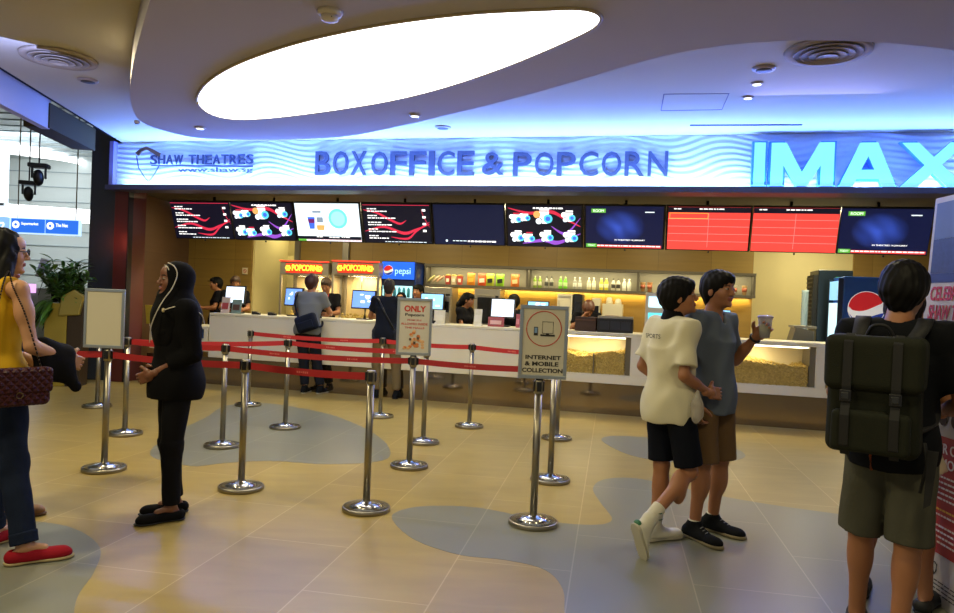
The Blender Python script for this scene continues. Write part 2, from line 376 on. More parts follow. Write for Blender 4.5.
# recess with the staff doorway
sD0, _ = sh(256, 300, 13.2); sD1, _ = sh(274, 300, 13.2); sE, _ = sh(297, 300, BACK_D)
m = MB(); m.box((sA+0.01, 12.9, 1.5), (0.06, 1.4, 3.0), CREAM); m.build('wall_recess_left', rz=-ANG, kind='structure')
m = MB(); zt = 2.16
m.box(((sD1+sE)/2+0.25, 13.5, 1.5), (sE-sD1+0.5, 0.1, 3.0), CREAM); m.box(((sA+sE)/2-0.2, 13.5, (3.0+zt)/2), (sE-sA+0.8, 0.1, 3.0-zt), CREAM)
m.build('wall_recess', rz=-ANG, kind='structure')
m = MB(); fr = M('door_frame_brown', '#4d3d2a', 0.5)
for x in (sD0-0.12, sD1+0.02): m.box((x, 13.42, zt/2), (0.06, 0.14, zt), fr)
m.box(((sD0+sD1)/2-0.05, 13.42, zt+0.03), (sD1-sD0+0.22, 0.14, 0.06), fr); m.build('door_1', rz=-ANG, kind='structure')
m = MB(); m.box((sD1-0.10, 13.9, zt/2), (0.34, 0.04, zt-0.02), M('brown_door_leaf', '#3a2a1c', 0.5)); m.build('door_2', rz=-ANG, kind='structure')
m = MB(); m.box(((sA+sE)/2, 15.2, 1.5), (3.0, 0.1, 3.0), M('back_room_wall', '#9a9272', 0.8)); m.build('wall_back_room', rz=-ANG, kind='structure')
area_light('back_room_lamp', shop((sA+sE)/2, 14.2, 2.9), 0.5, 14, (1.0, 0.9, 0.6)); area_light('recess_lamp', shop((sA+sE)/2+0.1, 13.0, 2.86), 0.3, 9, (1.0, 0.9, 0.55))
m = MB(); m.box(((sE+sB)/2, BACK_D+0.05, 1.5), (sB-sE, 0.1, 3.0), WOOD); m.build('wall_back', rz=-ANG, kind='structure')
PIL = M('grey_pilaster', '#8b8578', 0.35, 0.5)
for k, (a, b) in enumerate(((295, 300), (343, 349))):
    x0, _ = sh(a, 250, BACK_D-0.04); x1, _ = sh(b, 250, BACK_D-0.04)
    m = MB(); m.box(((x0+x1)/2, BACK_D-0.03, 1.5), (x1-x0, 0.06, 3.0), PIL); m.build('trim_%d' % (8+k), rz=-ANG, kind='structure')
m = MB(); m.box(((sB+sC)/2, BACK_D+0.65, 1.5), (sC-sB+0.2, 0.1, 3.0), CREAM); m.box((sB-0.04, BACK_D+0.35, 1.5), (0.08, 0.6, 3.0), WOOD); m.build('wall_cream', rz=-ANG, kind='structure')
m = MB(); m.box((sC+1.2, BACK_D+0.6, 1.5), (2.4, 0.14, 3.0), WOOD); m.build('wall_right_rear', rz=-ANG, kind='structure')
m = MB(); m.box((5.6, 11.9, 1.5), (0.1, 3.6, 3.0), WOOD); m.build('wall_right', rz=-ANG, kind='structure')
SOF2 = M('shop_ceiling_paint', '#5a544c', 0.6)
m = MB(); m.box(((s0+s1)/2, (FAS_D+15.3)/2+0.1, 2.93), (s1-s0+0.6, 15.3-FAS_D-0.2, 0.05), SOF2); m.build('ceiling_shop', rz=-ANG, kind='structure')
area_light('cream_wall_lamp', shop((sB+sC)/2, 12.2, 2.88), 0.4, 22, (1.0, 0.9, 0.62))

# ------------------------------------------------------------------ the mall hall beyond the column
HW = M('hall_wall_pale', '#c6cecb', 0.6); HC_M = M('hall_ceiling_metal', '#c2cdd0', 0.45, 0.0, vary=0.1, vscale=2)
m = MB(); m.box((-14, 21, 3.0), (24, 0.2, 6.4), HW); m.build('wall_hall_rear', kind='structure')
m = MB(); m.box((-19, 10, 3.0), (0.2, 24, 6.4), HW); m.build('wall_hall_left', kind='structure')
m = MB(); m.box((-12.4, 10.5, 4.96), (14, 21.5, 0.1), HC_M); m.build('ceiling_hall', kind='structure')
BRT = M('hall_light_strip', '#ffffff', 0.5, emit=(0.95, 0.98, 1.0), es=2.2)
# curved glowing pelmets in the hall ceiling
def curvestrip(px, z, wd, th, name, lab):
    P = [onz(a, b, z) for a, b in px]; P = [(p.x, p.y) for p in P]; P = smooth_poly(P, 5, closed=False)
    Q = []
    mb = MB(); poly = [(a, b) for a, b in P]+[(a, b+wd) for a, b in reversed(P)]
    mb.prism(poly, z, z+th, BRT); o = mb.build(name); o.modifiers.new('t', 'TRIANGULATE'); o['label'] = lab; o['category'] = 'light cove'
    return o
curvestrip([(-60, 138), (0, 146), (40, 152), (78, 163), (84, 168)], 4.78, 1.5, 0.1, 'light_cove', 'broad curved white light cove in the mall hall ceiling above the spotlights')
lp0, lp1 = onY(-20, 205, 17.0), onY(90, 218, 17.0)
m = MB(); m.box(((lp0.x+lp1.x)/2-0.6, 17.2, (lp0.z+lp1.z)/2), (lp1.x-lp0.x+1.6, 0.4, 0.30), BRT, Matrix.Rotation(0.03, 3, 'Y')); o = m.build('light_cove'); o['label'] = 'long straight white light band above the blue hanging sign'; o['category'] = 'light cove'

SLAT = M('hall_ceiling_slat', '#8f9ea4', 0.4)
m = MB()
for k in range(26): m.box((-12.4, 5.0+0.6*k, 4.895), (13.5, 0.05, 0.02), SLAT)
m.build('trim_12', kind='structure')
m = MB()
for k in range(9): m.box((-14, 20.88, 1.2+0.42*k), (23.5, 0.03, 0.02), SLAT)
m.build('trim_13', kind='structure')
# ------------------------------------------------------------------ fascia lettering (parts of the fascia's signs)
FD = FAS_D-0.05
def plate(px0, px1, py0, py1, d):
    a = sh(px0, (py0+py1)/2, d); b = sh(px1, (py0+py1)/2, d); mx = (px0+px1)/2
    return a[0], b[0], sh(mx, py1, d)[1], sh(mx, py0, d)[1]
LETM = M('brushed_blue_steel_letter', '#4c5470', 0.45, 0.3); LETF = M('letter_return', '#c9cfe0', 0.3, 0.9)
def letters(words, label, mat, d=FD, depth=0.035, bold=0.0, name='sign_lettering', cat='sign lettering', gap=0.18):
    # words: list of (string, px0, px1, py0, py1)
    t = None; root = None
    for (wd, a, b, c_, e_) in words:
        x0, x1, zb, zt = plate(a, b, c_, e_, d)
        if root is None:
            root = shop_thing(name, label, cat, x0, d, zb); rx, rz = x0, zb
        n = len(wd); tot = 0; ws = []
        wid = {'I': 0.35, '&': 1.0, 'M': 1.15, 'W': 1.3, '.': 0.35}
        for ch in wd: ws.append(wid.get(ch, 1.0) if ch != ' ' else 0.5)
        un = (x1-x0)/(sum(ws)+gap*(n-1)); x = x0
        for ch, w_ in zip(wd, ws):
            if ch != ' ':
                m = MB(); m.text(ch, 0, 0, un*w_, zt-zb, mat, 0, depth, bold)
                m.build('letter', root, (x-rx, 0, zb-rz))
            x += un*(w_+gap)
    return root
letters([('BOX', 315, 366, 151, 175), ('OFFICE', 371, 474, 151, 175.5), ('&', 482, 504, 152, 175), ('POPCORN', 513, 668, 151.5, 176)],
        'blue-grey metal lettering reading BOX OFFICE & POPCORN on the wavy fascia', LETM, bold=0.008)
CHR = M('chrome_letter', '#5a6690', 0.3, 0.7)
logo = letters([('SHAW THEATRES', 150, 253, 154.5, 164)], 'small chrome shield emblem and two lines of lettering at the left end of the fascia', CHR, name='sign_emblem', cat='sign', depth=0.02, bold=0.01)
lx, lz = sh(150, (154.5+164)/2, FD)[0], sh(201.5, 164, FD)[1]
def LP(px, py):
    a, b = sh(px, py, FD); return (a-lx, b-lz)
m = MB(); rr = [LP(*p) for p in [(136, 153), (141, 149), (147, 146.5), (154, 149.5), (161, 153.5), (159, 157), (153, 153), (147, 150), (142, 152), (139, 156)]]; m.prism(rr, -0.02, 0.0, M('emblem_copper', '#8a6a5e', 0.3, 0.8), 'xz')
sp = [LP(*p) for p in [(137, 156), (139, 168), (144, 176), (149, 182), (155, 174), (160, 165)]]; m.tube([(a, -0.01, b) for a, b in sp], 0.008, CHR, 6); m.build('shield', logo)
m = MB(); bl = [LP(*p) for p in [(152, 166.3), (253, 167.2), (253, 165.6), (152, 165.2)]]; m.prism(bl, -0.015, 0.0, CHR, 'xz'); m.build('underline', logo)
m = MB(); a = LP(178, 173.5); b = LP(253, 168); m.text('www.shaw.sg', a[0], a[1], b[0]-a[0], b[1]-a[1]+0.01, LETM, -0.015, 0.015, 0.01); m.build('web_address', logo)

IM_F = M('cyan_lit_letter_face', '#2fb8d8', 0.4, emit=(0.32, 0.84, 1.0), es=0.72); IM_S = M('blue_letter_side', '#2a6ad8', 0.5, emit=(0.03, 0.16, 0.7), es=0.6)
imax = None
def imletter(polys, px0, px1, py0, py1):
    global imax, imr
    d = FAS_D-0.16; x0, x1, zb, zt = plate(px0, px1, py0, py1, d)
    if imax is None:
        imax = shop_thing('sign_lettering', 'large glowing cyan block letters reading IMAX at the right end of the fascia', 'sign lettering', x0, d, zb); imr = (x0, zb)
    m = MB()
    for poly in polys:
        P = [(x0+(x1-x0)*a-imr[0], zb+(zt-zb)*b-imr[1]) for a, b in poly]
        m.prism(P, 0.0, 0.012, IM_F, 'xz')
        cx = sum(p[0] for p in P)/len(P); cz = sum(p[1] for p in P)/len(P)
        m.prism([(p[0]+(0.022 if p[0] > cx else -0.022), p[1]+(0.018 if p[1] > cz else -0.018)) for p in P], 0.013, 0.10, IM_S, 'xz')
    m.build('letter', imax)
imletter([[(0, 0), (1, 0), (1, 1), (0, 1)]], 754, 765, 142.5, 185)
imletter([[(0, 0), (0.2, 0), (0.2, 0.72), (0.0, 1)], [(0, 1), (0.0, 0.95), (0.41, 0.0), (0.5, 0.0), (0.5, 0.32), (0.24, 1)], [(1, 1), (0.76, 1), (0.5, 0.32), (0.5, 0.0), (0.59, 0), (1.0, 0.95)], [(1, 0), (1, 1), (0.8, 0.72), (0.8, 0)]], 771, 834, 142.5, 186)
imletter([[(0, 0), (0.24, 0), (0.5, 0.70), (0.5, 1), (0.34, 1)], [(1, 0), (0.76, 0), (0.5, 0.70), (0.5, 1), (0.66, 1)], [(0.30, 0.17), (0.70, 0.17), (0.62, 0.38), (0.38, 0.38)]], 840, 897, 142.5, 186.5)
imletter([[(0, 0), (0.27, 0), (1, 1), (0.75, 1)], [(1, 0), (0.73, 0), (0.01, 1), (0.27, 1)]], 901, 966, 142.5, 187)

# ------------------------------------------------------------------ ceiling fittings
DIFF = M('diffuser_white', '#a99c86', 0.8); DIFD = M('diffuser_dark', '#3c352b', 0.6)
def diffuser(px, py, z, R, lab):
    p = onz(px, py, z); t = thing('air_diffuser', lab, 'air diffuser', (p.x, p.y, z), 0, 'round ceiling air diffusers')
    m = MB(); m.lathe([(R*0.86, -0.002), (R, -0.004), (R*0.98, -0.03), (R*0.86, -0.022)], DIFF, 48); m.build('rim', t)
    for k, f in enumerate((0.80, 0.62, 0.44, 0.26)):
        m = MB(); m.lathe([(R*f, -0.035-0.008*k), (R*f*0.98, -0.040-0.008*k), (R*(f-0.12), -0.012), (R*(f-0.13), -0.009)], DIFF, 40); m.build('cone_ring', t)
    m = MB(); m.lathe([(0.001, -0.003), (R*0.86, -0.003), (R*0.86, -0.001), (0.001, -0.001)], DIFD, 40); m.build('back_plate', t)
diffuser(59, 57, 3.57, 0.33, 'round stepped air diffuser in the yellowish ceiling at upper left')
diffuser(828, 50, 3.57, 0.33, 'round stepped air diffuser in the blue-lit ceiling, partly behind the cloud edge')
def fitting(px, py, z, R, h, name, lab, mat, cat, grp=None, lit=False):
    p = onz(px, py, z); t = thing(name, lab, cat, (p.x, p.y, z), 0, grp)
    m = MB(); m.lathe([(R, 0.0), (R, -h*0.4), (R*0.85, -h), (R*0.75, -h)], mat, 28); m.build('housing', t)
    m = MB(); m.lathe([(R*0.7, -h*0.6), (R*0.68, -h-0.003), (0.002, -h-0.004)], M('fitting_lens', '#ffffff', 0.4, emit=(0.9, 0.95, 1.0), es=1.5) if lit else M('fitting_grille', '#4e4a46', 0.7), 24); m.build('lens' if lit else 'grille', t)
PF = M('fitting_paint', '#a89b90', 0.5); 
fitting(88, 80, 3.57, 0.10, 0.02, 'ceiling_speaker', 'small round ceiling speaker beside the left air diffuser', PF, 'speaker')
fitting(443, 127, 3.57, 0.10, 0.02, 'ceiling_speaker', 'round ceiling speaker just above the word OFFICE', PF, 'speaker')
fitting(764, 68, 3.57, 0.10, 0.02, 'ceiling_speaker', 'round grey ceiling speaker below the right air diffuser', PF, 'speaker')
fitting(415, 115, 3.30, 0.06, 0.015, 'downlight', 'small lit downlight in the cloud ceiling above the word OFFICE', PF, 'downlight', None, True)
fitting(200, 127.5, 3.30, 0.06, 0.015, 'downlight', 'small lit downlight at the cloud ceiling edge left of the teardrop light', PF, 'downlight', None, True)
fitting(757, 83, 3.57, 0.055, 0.015, 'downlight', 'lit downlight in the blue ceiling, nearer the round grey speaker', PF, 'downlight', None, True)
fitting(748, 97, 3.57, 0.055, 0.015, 'downlight', 'lit downlight in the blue ceiling, nearer the IMAX letters', PF, 'downlight', None, True)
fitting(137, 121, 3.30, 0.03, 0.03, 'sprinkler', 'tiny sprinkler at the left tip of the cloud ceiling', PF, 'sprinkler')
p = onz(330, 11, 3.30); t = thing('smoke_detector', 'white smoke detector on the cloud ceiling above the teardrop light', 'smoke detector', (p.x, p.y, 3.30))
m = MB(); m.lathe([(0.085, 0), (0.085, -0.02), (0.075, -0.028), (0.06, -0.034)], M('detector_white', '#d9d0bb', 0.5), 8); m.build('base', t)
m = MB(); m.lathe([(0.06, -0.034), (0.055, -0.06), (0.03, -0.068), (0.002, -0.07)], M('detector_white', '#d9d0bb'), 24); m.ell((0.02, -0.045, -0.052), (0.008, 0.008, 0.008), BLACK); m.build('sensor_head', t)
# slot diffuser and access panel lines in the base ceiling
a, b = onz(690, 125, 3.57), onz(802, 124.5, 3.57); LN = M('slot_dark', '#2c3050', 0.8)
m = MB(); dd = (b-a); ln = dd.length; m.box((0, 0, -0.004), (ln, 0.035, 0.008), LN); o = m.build('slot_vent', loc=((a.x+b.x)/2, (a.y+b.y)/2, 3.57), rz=math.atan2(dd.y, dd.x)); o['label'] = 'long thin dark slot vent in the ceiling above the IMAX letters'; o['category'] = 'vent'
q = [onz(x, y, 3.57) for x, y in ((664, 94), (729, 93.5), (722, 109.5), (661, 110.5))]; m = MB()
m.tube([(p.x, p.y, 0.001) for p in q+[q[0]]], 0.0045, M('panel_joint', '#6b6c96', 0.8), 4); o = m.build('access_panel', loc=(0, 0, 3.569)); o['label'] = 'faint square outline of a ceiling access panel right of the cloud'; o['category'] = 'access panel'

# ------------------------------------------------------------------ counter
CD = 9.79
def csp(px, d=CD): return sh(px, 345, d)[0]
sL = sh(209, 330, CD)[0]; sW0, sW1 = csp(540), csp(631); sV0, sV1 = csp(656), csp(817); sU0, sU1 = csp(827), csp(935)
ctr = shop_thing('service_counter', 'long white counter with glazed popcorn bays under the row of screens', 'counter', sL, CD, 0)
def cb(name, x0, x1, y0, y1, za, zb, mat, bevel=0.004):
    m = MB(); m.box(((x0+x1)/2-sL, (y0+y1)/2, (za+zb)/2), (x1-x0, y1-y0, zb-za), mat); return m.build(name, ctr, bevel=bevel)
ZB, ZT = 0.41, 1.08; sR = 4.9
cb('front_panel', sL, sW0, 0, 0.05, ZB, ZT-0.04, WHITE_P)
cb('worktop', sL, sR, 0.0, 0.66, ZT-0.035, ZT, WHITE_P)
cb('bottom_rail', sW0, sR, 0, 0.05, ZB, 0.525, WHITE_P)
cb('top_rail', sW0, sR, 0, 0.05, 1.03, ZT-0.036, WHITE_P)
cb('mullion', sW1, sV0, 0, 0.05, 0.525, 1.03, WHITE_P); cb('mullion', sV1, sU0, 0, 0.05, 0.525, 1.03, WHITE_P); cb('mullion', sU1, sR, 0, 0.05, 0.525, 1.03, WHITE_P)
cb('end_panel', sL, sL+0.04, 0.055, 0.64, ZB, ZT-0.04, WHITE_P)
PLM = M('dark_mirror_plinth', '#8a7b66', 0.07, 0.95, vary=0.06, vscale=3)
cb('plinth', sL-1.1, sR, 0.03, 0.60, 0.0, ZB-0.003, PLM, 0)
GLASS = M('case_glass', '#ffffff', 0.02, trans=1.0, alpha=0.12); DIN = M('case_interior', '#d8cba4', 0.5)
POPM = M('popcorn', '#b89f58', 0.8, vary=0.6, vscale=38)
MUL = M('case_mullion_grey', '#77705f', 0.35, 0.6)
for (a, b, cut, lab) in ((sW0, sW1, csp(594), 'heaped yellow popcorn in the display bay behind the collection sign'), (sV0, sV1, csp(806), 'heaped yellow popcorn in the display bay behind the two standing boys'), (sU0, sU1, None, 'heaped yellow popcorn in the display bay beside the backpack wearer')):
    cb('bay_back', a, b, 0.50, 0.52, 0.45, 1.04, DIN, 0); cb('bay_floor', a, b, 0.055, 0.50, 0.44, 0.53, DIN, 0)
    cb('bay_side', a-0.005, a+0.01, 0.055, 0.50, 0.53, 1.03, DIN, 0); cb('bay_side', b-0.07, b, 0.04, 0.50, 0.53, 1.03, MUL, 0)
    cb('glass_pane', a+0.01, b-0.07, 0.030, 0.036, 0.535, 1.02, GLASS, 0)
    if cut and cut < sW1: cb('glass_divider', cut-0.008, cut+0.008, 0.022, 0.04, 0.53, 0.80, MUL, 0)
    cb('bay_light', a+0.03, b-0.08, 0.10, 0.13, 1.005, 1.02, M('bay_lamp', '#fff3c8', 0.5, emit=(1.0, 0.88, 0.6), es=5), 0)
    # loose popcorn
    W_ = b-a-0.10; rnd = random.Random(int(a*100))
    mb = MB(); hh = lambda u, v: 0.27+0.03*math.sin(3.1*u*W_*2+1)*1+0.02*math.sin(9*u*W_+v*4)
    def pf(u, v): return (u*W_, 0.05+v*0.42, hh(u, v)-0.012)
    mb.grid(pf, 60, 12, POPM)
    def pg(u, v): return (u*W_, 0.046, v*(hh(u, 0)-0.012))
    mb.grid(pg, 60, 6, POPM)
    ico = [(0, 0, 1), (0.9, 0, .45), (.28, .85, .45), (-.72, .53, .45), (-.72, -.53, .45), (.28, -.85, .45), (.72, .53, -.45), (-.28, .85, -.45), (-.9, 0, -.45), (-.28, -.85, -.45), (.72, -.53, -.45), (0, 0, -1)]
    icf = [(0, 1, 2), (0, 2, 3), (0, 3, 4), (0, 4, 5), (0, 5, 1), (1, 6, 2), (2, 7, 3), (3, 8, 4), (4, 9, 5), (5, 10, 1), (2, 6, 7), (3, 7, 8), (4, 8, 9), (5, 9, 10), (1, 10, 6), (11, 7, 6), (11, 8, 7), (11, 9, 8), (11, 10, 9), (11, 6, 10)]
    for k in range(int(W_*1300)):
        u = rnd.random(); rr = rnd.uniform(0.009, 0.014)
        if rnd.random() < 0.6: x, y, z = u*W_, 0.048+rnd.uniform(-.004, .004), rnd.random()*hh(u, 0)
        else:
            v = rnd.random(); x, y, z = u*W_, 0.05+v*0.42, hh(u, v)+rnd.uniform(-.012, .006)
        q = Matrix.Rotation(rnd.random()*6, 3, 'Y') @ Matrix.Rotation(rnd.random()*6, 3, 'X')
        mb.add([q @ Vector(c)*rr*rnd.uniform(.7, 1.2)+Vector((x, y, z)) for c in ico], icf, POPM, True)
    o = mb.build('popcorn_heap', loc=shop(a+0.02, CD+0.01, 0.531), rz=-ANG, kind='stuff'); o['label'] = lab; o['category'] = 'popcorn'
    area_light('bay_lamp', shop((a+b)/2, CD+0.2, 1.0), 0.9, 5.5, (1.0, 0.88, 0.58), sizey=0.1)
# low accessible counter at the left end
low = shop_thing('low_counter', 'low white accessible counter section at the left end of the long counter', 'counter', sL-1.05, CD, 0)
m = MB(); m.box((0.52, 0.03, 0.66), (1.02, 0.05, 0.34), WHITE_P); m.build('front_panel', low, bevel=0.004)
m = MB(); m.box((0.52, 0.31, 0.85), (1.04, 0.62, 0.035), WHITE_P); m.build('worktop', low, bevel=0.004)
x0, x1, zb, zt = plate(201, 209, 328, 337, CD); 
m = MB(); m.box((x0-sL+1.05-0.02, -0.002, (zb+zt)/2-0.02), (x1-x0, 0.006, zt-zb), M('accessible_sign_blue', '#1d3a66', 0.5))
cx_, cz_ = x0-sL+1.05-0.02, (zb+zt)/2-0.02
m.ell((cx_-0.01, -0.006, cz_+0.045), (0.012, 0.002, 0.012), M('sign_white', '#e8e8e8', 0.5), 10, 6)
m.tube([(cx_-0.01, -0.006, cz_+0.03), (cx_-0.008, -0.006, cz_-0.005), (cx_+0.02, -0.006, cz_-0.01), (cx_+0.032, -0.006, cz_-0.045)], 0.004, M('sign_white', '#e8e8e8'), 5)
m.tube([(cx_-0.005+0.03*math.cos(t_), -0.006, cz_-0.025+0.03*math.sin(t_)) for t_ in np.linspace(-5.0, -0.4, 12)], 0.0035, M('sign_white', '#e8e8e8'), 5)
m.build('accessible_symbol', low)
# small wall-mounted pale boards and yellow flyer by the jamb
for k, (a, b, c_, e_, mt, lb) in enumerate(((136, 145, 324, 331, WHITE_P, 'upper of two small white boards beside the hijab staff member'), (136, 145, 340, 350, WHITE_P, 'lower of two small white boards beside the hijab staff member'), (146, 156, 305, 324, M('yellow_flyer', '#b9a63a', 0.5, vary=0.2, vscale=25), 'yellow flyer standing on the low counter by the dark side wall'))):
    x0, x1, zb, zt = plate(a, b, c_, e_, CD+0.1)
    m = MB(); m.box((0, 0, 0), (x1-x0, 0.012, zt-zb), mt, Matrix.Rotation(0.15 if k == 2 else 0, 3, 'X')); o = m.build('flyer' if k == 2 else 'notice_board', loc=shop((x0+x1)/2, CD+(0.1 if k == 2 else -0.01), (zb+zt)/2), rz=-ANG); o['label'] = lb; o['category'] = 'flyer' if k == 2 else 'board'
cbk = M('case_black', '#101012', 0.4)

# ------------------------------------------------------------------ screens over the counter
SCW, SCH, TILT = 1.045, 0.60, math.radians(20)
SW_ = M('screen_white_glow', '#ffffff', 0.5, emit=(1, 1, 1), es=1.15)
def E(name, rgb, s=1.0): return M(name, rgb, 0.5, emit=hexlin(rgb), es=s)
S_DK = E('screen_dark', '#0a0b1c', 1.0); S_NAVY = E('screen_navy', '#0a1230', 1.0); S_RED = E('screen_red', '#e2443c', 1.0); S_RED2 = E('screen_red_line', '#ff8f8a', 1.0); S_PINK = E('screen_swoosh', '#c02842', 1.1)
S_CY = E('screen_cyan', '#58d0e0', 1.0); S_BL = E('screen_blue', '#3f6ae0', 1.0); S_ORG = E('screen_orange', '#e8a860', 1.0); S_PUR = E('screen_purple', '#8a4ac0', 1.0); S_GRN = E('screen_green', '#5aa83a', 1.0); S_PALE = E('screen_pale', '#e6f6ff', 1.1); S_YEL = E('screen_yellow', '#e8c040', 1.0); S_GLOW = E('screen_glow_blue', '#2f46b0', 0.8)
def navy_mat():
    m = bpy.data.materials.new('screen_film_still'); m.use_nodes = True; nt = m.node_tree; b = nt.nodes['Principled BSDF']
    tc = nt.nodes.new('ShaderNodeTexCoord'); mp = nt.nodes.new('ShaderNodeMapping'); mp.inputs['Location'].default_value = (0.16, 0, -0.02); mp.inputs['Scale'].default_value = (3.0, 1, 4.2); nt.links.new(tc.outputs['Object'], mp.inputs[0])
    g = nt.nodes.new('ShaderNodeTexGradient'); g.gradient_type = 'SPHERICAL'; nt.links.new(mp.outputs[0], g.inputs[0])
    n = nt.nodes.new('ShaderNodeTexWave'); n.inputs['Scale'].default_value = 1.6; n.inputs['Distortion'].default_value = 5; mp2 = nt.nodes.new('ShaderNodeMapping'); mp2.inputs['Rotation'].default_value = (0, 0.8, 0); nt.links.new(tc.outputs['Object'], mp2.inputs[0]); nt.links.new(mp2.outputs[0], n.inputs[0])
    mu = nt.nodes.new('ShaderNodeMath'); mu.operation = 'MULTIPLY'; nt.links.new(g.outputs['Fac'], mu.inputs[0]); nt.links.new(n.outputs['Fac'], mu.inputs[1])
    ad = nt.nodes.new('ShaderNodeMath'); ad.operation = 'MULTIPLY_ADD'; ad.inputs[1].default_value = 0.5; nt.links.new(mu.outputs[0], ad.inputs[0]); 
    m3 = nt.nodes.new('ShaderNodeMath'); m3.operation = 'MULTIPLY'; m3.inputs[1].default_value = 0.7; nt.links.new(g.outputs['Fac'], m3.inputs[0]); nt.links.new(m3.outputs[0], ad.inputs[2])
    mx = nt.nodes.new('ShaderNodeMix'); mx.data_type = 'RGBA'; mx.inputs[6].default_value = (*hexlin('#0a1236'), 1); mx.inputs[7].default_value = (*hexlin('#3450b8'), 1); nt.links.new(ad.outputs[0], mx.inputs[0])
    nt.links.new(mx.outputs[2], b.inputs['Emission Color']); b.inputs['Emission Strength'].default_value = 1.0; b.inputs['Base Color'].default_value = (0.005, 0.005, 0.02, 1); return m
NAVY2 = navy_mat()
edges = [172, 231.5, 294, 361.5, 432, 505, 583, 665, 751, 838, 931]
YS = -0.012
def dash_rows(m, rows, mat, h=0.012):
    rnd = random.Random(3)
    for (x, z, wd) in rows:
        xx = x
        while xx < x+wd:
            l = rnd.uniform(0.02, 0.07); m.box((xx+l/2, YS-0.001, z), (l, 0.002, h), mat); xx += l+0.012
def swoosh(m, pts, mat, w0=0.004, w1=0.022):
    P = smooth_poly(pts, 6, closed=False); n = len(P); V = []
    for i, (x, z) in enumerate(P):
        wv = w0+(w1-w0)*math.sin(PI*i/(n-1)); V += [(x, YS-0.0005, z-wv), (x, YS-0.0005, z+wv)]
    m.add(V, [(2*i, 2*i+2, 2*i+3, 2*i+1) for i in range(n-1)], mat)
def disc(m, x, z, r, mat, y=YS-0.002, n=20, rz=None):
    rz = rz or r
    m.prism([(x+r*math.cos(2*PI*k/n), z+rz*math.sin(2*PI*k/n)) for k in range(n)], y, y+0.001, mat, 'xz')
